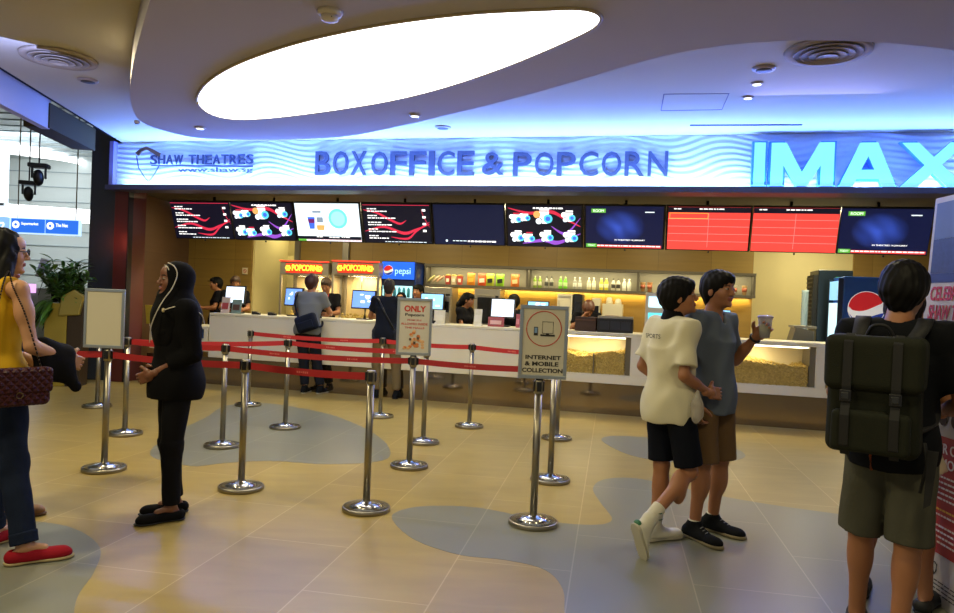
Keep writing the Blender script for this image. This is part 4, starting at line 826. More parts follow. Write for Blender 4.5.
# second fridge on the right: its side faces the camera
p0, p1 = sh(843, 300, 10.45), sh(905, 300, 10.45); zt2 = sh(870, 277, 10.45)[1]
fr2 = shop_thing('drinks_fridge', 'tall blue drinks fridge with a big round emblem on its side, behind the backpack wearer', 'fridge', p0[0], 10.45, 0, 0, 'drinks fridges'); W = p1[0]-p0[0]
m = MB(); m.box((W/2, .3, zt2/2), (W, .6, zt2), M('fridge_side_blue', '#0e3f86', .35, vary=.25, vscale=1.5)); m.build('cabinet', fr2, bevel=.012)
ex, ez = sh(866.5, 308.5, 10.44); m = MB(); pepsi_disc(m, ex-p0[0], ez, .225, -.006, 'xz', 1); m.build('emblem', fr2)
for k, (z0_, z1_, mt, nm) in enumerate(((.25, 1.60, M('fridge_glass_lit', '#bfe8f4', .2, emit=hexlin('#c4ecf8'), es=.9), 'door'), (1.64, zt2-.06, M('fridge_head_lit', '#8cc8e8', .3, emit=hexlin('#8cc8f0'), es=.7), 'header_panel'))):
    m = MB(); m.box((-.03, .28, (z0_+z1_)/2), (.05, .5, z1_-z0_), mt); m.build(nm, fr2)
m = MB(); m.box((-.03, .02, zt2/2), (.055, .03, zt2-.05), PDK); m.box((-.03, .56, zt2/2), (.055, .03, zt2-.05), PDK); m.build('door_frame', fr2)
q0, q1 = sh(817.5, 300, 11.2), sh(852, 300, 11.2); zt3 = sh(830, 270, 11.2)[1]
ic = shop_thing('ice_machine', 'tall dark cooling cabinet with side vents left of the emblem fridge', 'cooling cabinet', q0[0], 11.2, 0)
m = MB(); m.box(((q1[0]-q0[0])/2, .3, zt3/2), (q1[0]-q0[0], .6, zt3), M('cabinet_dark_blue', '#14202a', .35)); m.build('body', ic, bevel=.01)
m = MB(); m.box((-.03, .25, zt3-.45), (.06, .45, .75), M('vent_black', '#15140f', .6))
for k in range(12): m.box((-.065, .25, zt3-.78+.06*k), (.012, .42, .02), M('vent_slat', '#4a4636', .5))
m.build('side_vent', ic); m = MB(); m.box((.25, -.004, zt3-.12), (.05, .006, .05), E('cabinet_led_green', '#1f8a4a', .7)); m.build('indicator', ic)
# grey bin-shaped counter hood and cup column in front of the cream wall
a, b, zb_, zt_ = plate(791, 810, 327, 346, 10.6)
hd = shop_thing('ice_bin', 'grey angled ice bin behind the counter before the cream wall', 'ice bin', a, 10.6, .9); W, H = b-a+.05, zt_-.9
m = MB(); m.prism([(-.03, 0), (W, 0), (W, H-.05), (.06, H)], 0, .4, M('bin_grey', '#6d695c', .45), 'xz'); m.build('body', hd, bevel=.005); m = MB(); m.box((W/2+.03, .2, H+.0), (W, .42, .03), M('bin_lid', '#8c8878', .4)); m.build('lid', hd); m = MB(); m.box((W/2, .2, -.45), (W*.9, .38, .9), M('bin_grey', '#6d695c')); m.build('stand', hd)
s_, z_ = sh(805, 300, 11.35); zb_ = sh(805, 327, 11.35)[1]
cc = shop_thing('cup_tower', 'stack of clear cups by the cooling cabinet', 'cups', s_, 11.35, .9)
m = MB(); prof = []
for k in range(12): prof += [(.045, zb_-.9+.045*k), (.05, zb_-.9+.045*k+.035)]
m.lathe([(.05, 0), (.05, zb_-.9)]+prof, M('cup_stack_blue', '#8ea4b0', .3, alpha=.85), 14); m.build('cup_stack', cc)
m = MB(); m.box((0, 0, -.45), (.16, .2, .9), M('bin_grey', '#6d695c')); m.build('stand', cc)

# small no-smoking style notice on the left wood wall
s_, z_ = sh(245, 271, 12.14); nt_ = shop_thing('wall_notice', 'small white square notice with red marks on the wood wall by the doorway', 'notice', s_, 12.14, z_)
m = MB(); m.box((0, 0, 0), (.11, .008, .12), M('notice_white', '#d8c8a8', .5)); m.build('plate', nt_); m = MB(); m.tube([(.03*math.cos(t_), -.006, .03*math.sin(t_)) for t_ in np.linspace(0, 2*PI, 16)], .006, M('notice_red', '#b04a38', .5), 5); m.tube([(-.02, -.006, .02), (.02, -.006, -.02)], .005, M('notice_red', '#b04a38'), 5); m.build('symbol', nt_)
# ------------------------------------------------------------------ queue posts and belts
BELT = M('red_belt', '#a81e22', .55); BELTM = M('belt_print', '#d06a62', .6)
def make_post(label, x, y):
    t = thing('queue_post', label, 'queue post', (x, y, 0), 0, 'steel queue posts')
    m = MB(); m.lathe([(.160, 0), (.163, .004), (.163, .026), (.158, .031)], STEEL, 48); m.build('base_rim', t)
    m = MB(); m.lathe([(.158, .030), (.05, .052), (.032, .058), (.027, .062)], STEEL_DISC, 48); m.build('base_cover', t)
    m = MB(); m.lathe([(.0245, .05), (.0245, .86)], STEEL, 24); m.build('pole', t)
    m = MB(); m.lathe([(.0245, .858), (.031, .862), (.031, .945), (.028, .95), (.001, .95)], STEEL, 24); m.build('head', t)
    m = MB()
    for an in (0, PI/2, PI, 3*PI/2):
        R = Matrix.Rotation(an, 3, 'Z'); m.box(R @ Vector((.031, 0, .908)), (.010, .030, .062), BLACK, R)
    m.build('belt_slots', t)
    return t
posts = {'A': (241, 489, 'queue post at the front right of the staff woman in black'), 'B': (366, 510, 'nearest queue post at the right end of the front belt'), 'C': (409, 467, 'queue post carrying the ONLY sign'), 'D': (533, 524, 'nearest queue post carrying the collection sign'),
         'E': (104, 470, 'queue post carrying the blank sign board'), 'F': (124.5, 434.5, 'queue post between the blank sign post and the staff woman'), 'G': (222, 446.5, 'queue post just behind the post right of the staff woman'), 'H': (285, 428, 'queue post on the grey floor inlay before the first customer'),
         'I': (248, 405.5, 'rearmost queue post at the start of the last belt'), 'J': (380, 417, 'queue post right in front of the customer in the dark shirt'), 'K': (423, 443, 'queue post just behind the ONLY sign post'), 'L': (469, 427, 'queue post standing alone in the middle before the white counter'),
         'M': (550, 481, 'queue post just behind the collection sign post'), 'N': (556.5, 439, 'rear queue post half hidden behind the collection sign posts'), 'P': (97, 407, 'far left queue post behind the blank sign post'), 'Q': (-34, 458, 'queue post at the far left, hidden by the woman in yellow')}
PP = {}
for k, (px, py, lb) in posts.items():
    p = onz(px, py, 0); PP[k] = p
    if k != 'Q': make_post(lb, p.x, p.y)
def belt(a, b, lab, za=.908, zb=.908):
    p, q = PP[a], PP[b]; d = (q-p); L = d.length; u = d.normalized(); n = Vector((-u.y, u.x, 0))
    t = thing('queue_belt', lab, 'queue belt', (p.x, p.y, za), math.atan2(u.y, u.x), 'red retractable belts')
    m = MB(); sag = .012*L
    def f(s, v): return (.036+(L-.072)*s, 0.0012*math.sin(9*s*L), -sag*4*s*(1-s)+(v-.5)*.05)
    m.grid(lambda s, v: f(s, v), 24, 1, BELT, False); m.grid(lambda s, v: (f(1-s, v)[0], f(1-s, v)[1]+.0012, f(1-s, v)[2]), 24, 1, BELT, False)
    m.build('strap', t)
    k = .45
    while k < L-.3:
        m = MB()
        for j in range(6):
            s = (k+j*.018)/L; c = f(s, .5); m.box((c[0], -.002, c[2]), (.012, .0006, .014 if j != 2 else .008), BELTM)
        m.build('belt_print', t); k += .8
    for cx_ in (L-.038, .040): m = MB(); m.box((cx_, 0, 0), (.016, .012, .056), BLACK); m.build('end_clip', t)
belt('E', 'A', 'front red belt passing behind the staff woman in black'); belt('A', 'B', 'nearest red belt ending at the nearest centre post'); belt('E', 'Q', 'red belt running left from the blank sign post behind the woman in yellow')
belt('G', 'C', 'second red belt running to the ONLY sign post'); belt('C', 'M', 'red belt between the ONLY sign post and the collection sign'); belt('F', 'H', 'red belt from the left passing behind the staff woman to the inlay post')
belt('H', 'K', 'red belt running in front of both customers'); belt('I', 'J', 'rearmost red belt across the legs of the first customer'); belt('J', 'L', 'red belt from the dark shirted customer to the lone middle post'); belt('L', 'N', 'red belt from the lone middle post towards the collection sign'); belt('P', 'F', 'short red belt at the far left beside the dark column')
PP['R'] = onz(150, 437, 0)
belt('F', 'G', 'red belt passing behind the staff woman to the second row post')

# sign boards clipped on posts
def sign_frame(px0, px1, py0, py1, post, label, lean=0.0, rz=0.0):
    p = PP[post]; Y = p.y-.0
    c0 = onY((px0+px1)/2, py1, Y); c1 = onY((px0+px1)/2, py0, Y); W = (onY(px1, (py0+py1)/2, Y)-onY(px0, (py0+py1)/2, Y)).length; H = c1.z-c0.z
    t = thing('sign_board', label, 'sign', (p.x, p.y-.004, .94), rz, 'framed sign boards on posts')
    fm = M('frame_silver', '#a7aeb0', .3, .8)
    ox = (c0.x+c1.x)/2-p.x
    holder = MB(); holder.box((0, 0, .02), (.05, .035, .05), BLACK); holder.build('post_clamp', t)
    m = MB(); z0 = .02; cz = z0+H/2
    for c, s in (((ox, -.02, z0+.012), (W, .02, .024)), ((ox, -.02, z0+H-.012), (W, .02, .024)), ((ox-W/2+.011, -.02, cz), (.022, .02, H-.048)), ((ox+W/2-.011, -.02, cz), (.022, .02, H-.048))): m.box(c, s, fm)
    fr = m.build('frame', t, bevel=.003)
    m = MB(); m.box((ox, -.017, cz), (W-.042, .012, H-.046), M('sign_paper', '#d2ccb6', .5)); pa = m.build('paper', t)
    return t, pa, ox, z0, W, H
t, pa, ox, z0, W, H = sign_frame(519, 567, 306, 379, 'D', 'framed white sign reading INTERNET & MOBILE COLLECTION on the nearest right post')
INK = M('sign_ink', '#2a2620', .6); RINK = M('sign_red', '#c83a26', .6); y = -.0245
m = MB(); r = W*.36; cx0, cz0 = ox, z0+H*.685
m.tube([(cx0+r*math.cos(a), y, cz0+r*math.sin(a)) for a in np.linspace(0, 2*PI, 49)], .0032, RINK, 6, False); m.build('red_ring', pa)
m = MB()
def rect(x0, x1, za, zb, th=.004):
    m.tube([(x0, y, za), (x1, y, za), (x1, y, zb), (x0, y, zb), (x0, y, za)], th/2, INK, 4)
rect(cx0-.01, cx0+.06, cz0-.03, cz0+.045); m.box((cx0+.025, y, cz0-.043), (.095, .003, .012), INK); m.box((cx0+.025, y, cz0-.036), (.02, .003, .01), INK)
m.build('computer_drawing', pa)
m = MB(); m.box((cx0-.052, y, cz0-.018), (.026, .003, .056), INK); m.box((cx0-.052, y-.002, cz0-.012), (.018, .002, .034), M('phone_screen', '#7fa0c8', .5)); m.build('phone_drawing', pa)
m = MB(); m.text('INTERNET', ox-W*.36, z0+H*.265, W*.74, H*.055, INK, y, .001, .035); m.text('& MOBILE', ox-W*.37, z0+H*.175, W*.70, H*.06, INK, y, .001, .035); m.text('COLLECTION', ox-W*.42, z0+H*.085, W*.84, H*.06, INK, y, .001, .035); m.build('wording', pa)
t, pa, ox, z0, W, H = sign_frame(397, 432, 298, 355, 'C', 'framed sign reading ONLY in red above a popcorn picture, on a middle post')
m = MB(); m.text('ONLY', ox-W*.30, z0+H*.76, W*.62, H*.11, RINK, y, .001, .04); m.text('Popcorn', ox-W*.27, z0+H*.67, W*.54, H*.065, INK, y, .001, .03); m.text('FROM US IS', ox-W*.2, z0+H*.60, W*.4, H*.03, RINK, y, .001, .02); m.text('ALLOWED INSIDE', ox-W*.38, z0+H*.53, W*.76, H*.04, RINK, y, .001, .02); m.text('THE HALLS', ox-W*.27, z0+H*.465, W*.56, H*.035, RINK, y, .001, .02); m.build('wording', pa)
m = MB(); rnd = random.Random(2); OR = M('print_orange', '#d07a3a', .6); OR2 = M('print_pale_orange', '#e0b078', .6)
for k in range(26):
    a = rnd.uniform(-.28, .28); hh = .30*(1-abs(a)*2.2); m.ell((ox+a*W, y, z0+H*(.12+rnd.random()*hh)), (.016, .0015, .013), OR if k % 2 else OR2, 8, 5)
for a, b in ((-.1, .28), (.12, .30), (.02, .22)): m.box((ox+a*W, y-.002, z0+H*b), (.02, .002, .022), M('print_brown', '#5a4a3a', .6))
m.build('popcorn_picture', pa)
t, pa, ox, z0, W, H = sign_frame(86, 126, 288, 347, 'E', 'framed blank pale sign board at the left, beside the dark column')

# ------------------------------------------------------------------ tall poster stand at the right
A = onz(897, 575, 0); B = onz(985, 640, 0); d = (B-A); L = .98; rz = math.atan2(d.y, d.x); Ht = 2.10; lean = .21
ps = thing('poster_stand', 'tall white poster stand with a city picture, red writing and a red lower panel', 'poster stand', (A.x, A.y, 0), rz)
PWH = M('poster_white', '#c4bfba', .5); PRED = M('poster_red', '#a3161e', .5); PSKY = M('poster_sky', '#5d6a86', .5, vary=.2, vscale=4); PCITY = M('poster_city', '#2a3350', .5, vary=.7, vscale=40)
m = MB(); m.prism([(-.02, 0), (L, 0), (L, Ht), (lean, Ht)], 0, .06, PWH, 'xz'); m.build('board', ps, bevel=.003)
def pp(name, x0, x1, za, zb, mat, yy=-.004):
    l0 = lean*za/Ht; l1 = lean*zb/Ht
    m = MB(); m.prism([(x0+l0, za), (x1, za), (x1, zb), (x0+l1, zb)], yy, yy+.003, mat, 'xz'); return m.build(name, ps)
pp('sky_picture', .03, L-.03, 1.88, 2.07, PSKY); pp('city_picture', .03, L-.03, 1.70, 1.879, PCITY); pp('picture_navy_band', .03, L-.03, 1.65, 1.699, M('poster_navy', '#1c2a5c', .5))
pp('red_panel', .205, L-.03, .26, .86, PRED)
RTX = M('poster_red_ink', '#b82838', .5); DTX = M('poster_dark_ink', '#2e2a2c', .5); WTX = M('poster_white_ink', '#e8dcd8', .5); YTX = M('poster_yellow_ink', '#d8a838', .5)
m = MB(); m.text('CELEBRATE', .205, 1.555, .36, .075, RTX, -.005, .002, .02, .2); m.text('SHAW THEATRES', .19, 1.455, .53, .078, RTX, -.005, .002, .02, .2); m.build('red_wording', ps)
m = MB(); m.text('500 PAIRS', .20, 1.385, .28, .048, DTX, -.005, .002, .0, .2); m.build('grey_wording', ps)
for i in range(6):
    for j in range(2):
        xx, zz = .23+.105*i+.05*j, 1.035-.085*j; m = MB(); m.prism([(xx+.034*math.cos(2*PI*k/16), zz+.036*math.sin(2*PI*k/16)) for k in range(16)], -.006, -.004, M('round_picture_dark', '#3a2c2c', .5, vary=.6, vscale=40), 'xz'); m.build('round_picture', ps)
m = MB(); m.text('PAIR OF', .30, .775, .25, .052, WTX, -.007, .002, .01); m.text('14 MOVIES', .30, .70, .34, .052, WTX, -.007, .002, .01); m.build('heading_wording', ps)
rnd = random.Random(4)
for k in range(13):
    zz = .655-.028*k; mat = YTX if k == 6 else WTX; xx = .30
    if k in (5, 8): continue
    m = MB()
    while xx < L-.12:
        l = rnd.uniform(.015, .045); m.box((xx+l/2, -.006, zz), (l, .002, .009), mat); xx += l+.008
    m.build('wording_line', ps)
m = MB(); sp = [(.35, .20), (.37, .21), (.39, .20), (.388, .17), (.37, .145), (.352, .17), (.35, .20)]; m.tube([(a, -.005, b) for a, b in sp], .003, DTX, 5); m.build('small_emblem', ps)
m = MB()
for k in range(4):
    xx = .34; zz = .12-.02*k
    while xx < L-.2: l = rnd.uniform(.02, .06); m.box((xx+l/2, -.005, zz), (l, .002, .005), DTX); xx += l+.01
m.build('small_print', ps)
for a_, b_ in ((.0, .09), (.12, .22)): pp('small_photo', a_, b_, .045, .15, M('poster_photo', '#2a2a26', .5, vary=.6, vscale=30), -.006)

# ------------------------------------------------------------------ planter with leafy plant at the left
pc = onz(59, 385, 0); pl = thing('potted_plant', 'bushy green plant in a tall gold and dark wooden planter at the left', 'potted plant', (pc.x, pc.y, 0), .15)
m = MB(); m.prism([(-.15, 0), (.12, 0), (.13, 1.16), (-.17, 1.16)], -.15, .15, M('gold_wrap', '#a08c34', .4, .3, vary=.2, vscale=4), 'xz'); m.build('gold_planter', pl, bevel=.01)
m = MB(); m.prism([(.125, 0), (.32, 0), (.34, 1.16), (.13, 1.16)], -.14, .14, M('dark_wood_planter', '#33240f', .5, vary=.2), 'xz'); m.build('dark_planter', pl, bevel=.006)
m = MB(); 
m.prism([(.02, .98), (.30, 1.0), (.36, 1.28), (.22, 1.36), (.06, 1.26)], -.19, -.12, M('gold_bow', '#9a8a40', .35, .3), 'xz'); m.build('gold_ribbon', pl, bevel=.02)
LF = [M('leaf_green', '#3a5c26', .45, vary=.35, vscale=5), M('leaf_light', '#5c8a34', .45, vary=.3)]
def leafmesh(m, base, dirv, L_, W_, mat, droop):
    dirv = Vector(dirv).normalized(); side = dirv.cross(Vector((0, 0, 1))); side = side.normalized() if side.length > .05 else Vector((1, 0, 0)); n = 6; V = []
    for i in range(n+1):
        s = i/n; wv = W_*math.sin(PI*min(.04+s*.96, .999))**.8; c = Vector(base)+dirv*L_*s+Vector((0, 0, -droop*s*s*L_)); up = side.cross(dirv)*wv*.35
        V += [c-side*wv+up, c, c+side*wv+up]
    F = []
    for i in range(n): F += [(3*i, 3*i+3, 3*i+4, 3*i+1), (3*i+1, 3*i+4, 3*i+5, 3*i+2)]
    m.add(V, F, mat, True)
rnd = random.Random(11); m = MB(); ms = MB()
for k in range(26):
    an = rnd.random()*2*PI; tilt = rnd.uniform(.05, .8); r = .1*rnd.random(); b = Vector((.06+r*math.cos(an), r*math.sin(an), 1.14)); dv = Vector((math.cos(an)*tilt, math.sin(an)*tilt, 1)).normalized(); Ls = rnd.uniform(.35, .75)
    ms.tube([b, b+dv*Ls*.5, b+dv*Ls], .006, LF[0], 5)
    for j in range(16):
        s = .15+.85*j/15; c = b+dv*Ls*s; a2 = rnd.random()*2*PI; ld = dv*.7+Vector((math.cos(a2), math.sin(a2), .15)); leafmesh(m, c, ld, rnd.uniform(.15, .27), rnd.uniform(.018, .034), LF[rnd.random() < .4], rnd.uniform(.1, .7))
for k in range(70):
    an = rnd.uniform(2.0, 4.6); b = Vector((-.05+.16*math.cos(an)*rnd.random(), .16*math.sin(an)*rnd.random(), rnd.uniform(1.0, 1.2))); leafmesh(m, b, (math.cos(an), math.sin(an), .2), rnd.uniform(.18, .32), .03, LF[rnd.random() < .3], rnd.uniform(.5, 1.4))
o = m.build('foliage', pl); o['kind'] = 'stuff'; ms.build('stems', pl)
cpt = onY(42, 268, pc.y-.05); m = MB(); R = Matrix.Rotation(.25, 3, 'Y'); m.box((0, 0, 0), (.10, .006, .27), M('card_grey', '#8f93a4', .5), R); m.box((.0, .0, -.25), (.008, .006, .28), BLACK, R); o = m.build('message_card', loc=cpt, rz=.4); o['label'] = 'pale grey message card standing in the plant at the left'; o['category'] = 'card'

# ------------------------------------------------------------------ hall fittings beyond the column
Yb = 15.0; q0, q1 = onY(11, 229, Yb), onY(79, 227, Yb); zt_, zb_ = onY(45, 218.5, Yb).z, onY(45, 234.5, Yb).z
BLS = M('sign_lit_blue', '#2f6fe0', .4, emit=hexlin('#2f74ea'), es=.85); x0, x1 = onY(11, 226, Yb).x, onY(79, 230, Yb).x; dz = (q1.z-q0.z)
hs = thing('hanging_sign', 'blue and white illuminated direction sign hanging in the mall hall', 'sign', (x0, Yb, zb_), 0)
hs.rotation_euler = (0, 0.0, 0)
W, H = x1-x0, zt_-zb_
m = MB(); m.box((W/2-.15, .05, H/2), (W+.3, .1, H), E('sign_white_rim', '#bfe0ff', 1.0)); m.build('light_box', hs)
for a, b in ((.01, .50), (.515, .99)):
    m = MB(); m.box((W*(a+b)/2, -.01, H/2), (W*(b-a), .02, H*.86), BLS); pn = m.build('blue_panel', hs)
    m = MB(); disc(m, W*(a+.07), H*.55, .075, SW_, -.024, 20); disc(m, W*(a+.07), H*.55, .03, BLS, -.028, 12); m.build('arrow_disc', pn)
    m = MB(); m.text('Supermarket' if a < .2 else 'The Nex', W*(a+.15), H*.5, W*(.25 if a < .2 else .18), H*.22, SW_, -.024, .002, .02); m.build('wording', pn)
m = MB(); m.box((-.26, -.0, H*.5), (.46, .02, H), E('sign_pale_blue', '#8fc0f0', .9)); pn = m.build('zone_panel', hs); m = MB(); m.text('E12', -.42, H*.25, .3, H*.42, SW_, -.014, .002, .02); m.build('wording', pn)
for x in (.1, W-.1):
    m = MB(); m.tube([(x, .05, H), (x, .05, 4.9-zb_)], .012, STEEL, 6); m.build('hanger_rod', hs)
def spotcam(px, py, z_top, Y, lab):
    p = onY(px, py, Y); t = thing('moving_spotlight', lab, 'spotlight', (p.x, p.y, p.z), .3, 'black stage spotlights in the hall')
    m = MB(); m.tube([(0, 0, .06), (0, 0, 4.9-p.z)], .010, BLACK, 8); m.build('drop_pole', t); m = MB(); m.box((0, 0, .03), (.26, .18, .06), BLACK); m.build('base_box', t, bevel=.012)
    for sx in (-.085, .085): m = MB(); m.box((sx, 0, -.07), (.02, .06, .16), BLACK); m.build('yoke_arm', t, bevel=.005)
    m = MB(); m.ell((0, -.01, -.14), (.07, .075, .12), cbk, 14, 9, Matrix.Rotation(.35, 3, 'X')); m.build('lamp_head', t)
spotcam(39, 168, 4.9, 10.5, 'upper right black spotlight hanging in the mall hall'); spotcam(29, 185, 4.9, 11.5, 'lower left black spotlight hanging in the mall hall')
# wall niche lights in the hall: bright shopfront at the far left edge
p0 = onY(-30, 240, 16.5); p1 = onY(7, 150, 16.5); m = MB(); m.box(((p0.x+p1.x)/2, 16.55, (p0.z+p1.z)/2), (p1.x-p0.x, .1, abs(p1.z-p0.z)), E('shopfront_glow', '#e6f2ff', 1.3)); m.box(((p0.x+p1.x)/2, 16.47, (p0.z+p1.z)/2-.2), (p1.x-p0.x, .05, .06), M('frame_silver', '#a7aeb0')); o = m.build('lit_shop_window', bevel=0); o['label'] = 'bright white lit shop window at the far left edge of the hall'; o['category'] = 'shop window'
kp = onY(29, 287, 13.5); k_ = thing('kiosk_stand', 'small kiosk with a pink glowing top beside the distant person', 'kiosk', (kp.x, kp.y, 0), 0)
m = MB(); m.box((0, 0, kp.z/2), (.6, .4, kp.z-.02), M('kiosk_grey', '#9aa09e', .5)); m.build('body', k_, bevel=.01); m = MB(); m.box((0, -.21, kp.z-.02), (.5, .03, .16), E('pink_glow', '#e8b0f0', 1.1)); m.build('pink_display', k_)
# ------------------------------------------------------------------ organic shapes: distance fields meshed with surface nets
def A3(v): return np.array(v, dtype=np.float32)
def cone(a, b, ra, rb, k=.02, op='+'): return ('cone', A3(a), A3(b), ra, rb, k, op)
def fcone(a, b, ra, rb, k=.01, op='+'): return ('fcone', A3(a), A3(b), ra, rb, k, op)
def ell(c, r, R=None, k=.02, op='+'): return ('ell', A3(c), A3(r), None if R is None else np.array(R, dtype=np.float32), k, op)
def rbox(c, h, R=None, rd=.01, k=.01, op='+'): return ('box', A3(c), A3(h), None if R is None else np.array(R, dtype=np.float32), rd, k, op)
def half(p, n, k=.004): n = A3(n); return ('half', A3(p), n/np.linalg.norm(n), k, 'x')   # keeps the side the normal points away from
def pev(p, X, Y, Z):
    t = p[0]
    if t in ('cone', 'fcone'):
        a, b, ra, rb = p[1:5]; d = b-a; L2 = float(d@d)+1e-9; L = math.sqrt(L2)
        px, py, pz = X-a[0], Y-a[1], Z-a[2]; s = (px*d[0]+py*d[1]+pz*d[2])/L2; sc = np.clip(s, 0, 1)
        dist = np.sqrt((px-sc*d[0])**2+(py-sc*d[1])**2+(pz-sc*d[2])**2)-(ra+(rb-ra)*sc)
        if t == 'fcone':
            rad = np.sqrt((px-s*d[0])**2+(py-s*d[1])**2+(pz-s*d[2])**2)-(ra+(rb-ra)*sc)
            dist = np.maximum(rad, np.maximum((s-1)*L, -s*L-ra*.3))
        return dist
    if t == 'ell':
        c, r, R = p[1:4]; q = [X-c[0], Y-c[1], Z-c[2]]
        if R is not None: q = [q[0]*R[0][i]+q[1]*R[1][i]+q[2]*R[2][i] for i in range(3)]
        k0 = np.sqrt((q[0]/r[0])**2+(q[1]/r[1])**2+(q[2]/r[2])**2)+1e-6; k1 = np.sqrt((q[0]/r[0]**2)**2+(q[1]/r[1]**2)**2+(q[2]/r[2]**2)**2)+1e-6
        return k0*(k0-1)/k1
    if t == 'box':
        c, h, R, rd = p[1:5]; q = [X-c[0], Y-c[1], Z-c[2]]
        if R is not None: q = [q[0]*R[0][i]+q[1]*R[1][i]+q[2]*R[2][i] for i in range(3)]
        q = [np.abs(q[i])-(h[i]-rd) for i in range(3)]
        return np.sqrt(sum(np.maximum(a, 0)**2 for a in q))+np.minimum(np.maximum(np.maximum(q[0], q[1]), q[2]), 0)-rd
    if t == 'half':
        c, n = p[1:3]; return (X-c[0])*n[0]+(Y-c[1])*n[1]+(Z-c[2])*n[2]
def pbb(p):
    t = p[0]
    if t in ('cone', 'fcone'): r = max(p[3], p[4]); return np.minimum(p[1], p[2])-r, np.maximum(p[1], p[2])+r
    if t == 'ell': r = p[2] if p[3] is None else np.abs(p[3])@p[2]; return p[1]-r, p[1]+r
    if t == 'box': r = p[2] if p[3] is None else np.abs(p[3])@p[2]; return p[1]-r, p[1]+r
def sdf_mesh(prims, h, noise=0.0, nf=14.0, seed=0, strand=None):
    adds = [p for p in prims if p[-1] == '+']; bb = [pbb(p) for p in adds]
    lo = np.min([b[0] for b in bb], 0)-3*h-noise; hi = np.max([b[1] for b in bb], 0)+3*h+noise
    n = np.ceil((hi-lo)/h).astype(int)+1
    ax = [lo[i]+h*np.arange(n[i], dtype=np.float32) for i in range(3)]
    D = np.full(tuple(n), 1e3, dtype=np.float32)
    for p in prims:
        k = p[-2] if p[0] != 'half' else p[3]
        if p[0] == 'half':
            v = pev(p, ax[0][:, None, None], ax[1][None, :, None], ax[2][None, None, :]); D = np.maximum(D, v.astype(np.float32)); continue
        b0, b1 = pbb(p); pad = k+3*h+noise
        i0 = np.clip(((b0-pad-lo)/h).astype(int), 0, n-1); i1 = np.clip(((b1+pad-lo)/h).astype(int)+2, 1, n)
        if np.any(i1 <= i0): continue
        sl = tuple(slice(a, b) for a, b in zip(i0, i1))
        v = pev(p, ax[0][sl[0]][:, None, None], ax[1][sl[1]][None, :, None], ax[2][sl[2]][None, None, :]).astype(np.float32)
        d = D[sl]
        if p[-1] == '+':
            hh = np.clip(.5+.5*(d-v)/k, 0, 1); r = d*(1-hh)+v*hh-k*hh*(1-hh); D[sl] = np.where(d > 100, v, r)
        else:
            v = -v; hh = np.clip(.5-.5*(d-v)/k, 0, 1); r = d*(1-hh)+v*hh+k*hh*(1-hh); D[sl] = np.where(d > 100, d, r)
    if noise:
        X, Y, Z = ax[0][:, None, None], ax[1][None, :, None], ax[2][None, None, :]; s = seed*1.7
        if strand: D = D+noise*(np.sin(X*strand+s+3*np.sin(Z*14))*np.sin(Y*strand*.9+s+2*np.sin(Z*11))).astype(np.float32)
        else: D = D+noise*(np.sin(nf*(Z*1.3+.35*np.sin(nf*.55*X+s)+.3*Y)+s)*.6+.4*np.sin(nf*1.9*(Z*.7+X*.8+.2*np.sin(9*Y))+2*s)).astype(np.float32)
    D = D+1e-6
    S = D < 0; nx, ny, nz = D.shape
    idx = lambda i, j, k: (i*(ny-1)+j)*(nz-1)+k
    cnt = np.zeros((nx-1, ny-1, nz-1), dtype=np.int8)
    for a in (0, 1):
        for b in (0, 1):
            for c in (0, 1): cnt += S[a:nx-1+a, b:ny-1+b, c:nz-1+c]
    act = (cnt > 0) & (cnt < 8); I, J, K = np.nonzero(act)
    if len(I) == 0: return np.zeros((0, 3)), []
    vid = np.full(act.shape, -1, dtype=np.int64); vid[I, J, K] = np.arange(len(I))
    acc = np.zeros((len(I), 3)); w_ = np.zeros(len(I))
    corners = [(a, b, c) for a in (0, 1) for b in (0, 1) for c in (0, 1)]
    for u in corners:
        for v in corners:
            if sum(abs(x-y) for x, y in zip(u, v)) != 1 or u > v: continue
            du = D[I+u[0], J+u[1], K+u[2]]; dv = D[I+v[0], J+v[1], K+v[2]]; mk = (du < 0) != (dv < 0)
            t = np.where(mk, du/(du-dv+1e-12), 0)
            for q in range(3): acc[:, q] += np.where(mk, u[q]+t*(v[q]-u[q]), 0)
            w_ += mk
    V = (np.stack([I, J, K], 1)+acc/w_[:, None])*h+lo
    F = []
    for q in range(3):
        o1, o2 = (q+1) % 3, (q+2) % 3
        s0 = [slice(0, None)]*3; s1 = [slice(0, None)]*3; s0[q] = slice(0, -1); s1[q] = slice(1, None)
        ch = S[tuple(s0)] != S[tuple(s1)]; E_ = np.array(np.nonzero(ch)).T; E_ = E_[(E_[:, o1] > 0) & (E_[:, o2] > 0) & (E_[:, o1] < D.shape[o1]-1) & (E_[:, o2] < D.shape[o2]-1)]
        if len(E_) == 0: continue
        ins = S[E_[:, 0], E_[:, 1], E_[:, 2]]
        def cell(d1, d2):
            c = E_.copy(); c[:, o1] -= d1; c[:, o2] -= d2; return vid[c[:, 0], c[:, 1], c[:, 2]]
        a, b, c, d = cell(1, 1), cell(0, 1), cell(0, 0), cell(1, 0)
        F.append(np.where(ins[:, None], np.stack([a, b, c, d], 1), np.stack([d, c, b, a], 1)))
    F = np.concatenate(F); F = F[(F >= 0).all(1)]
    return V, F
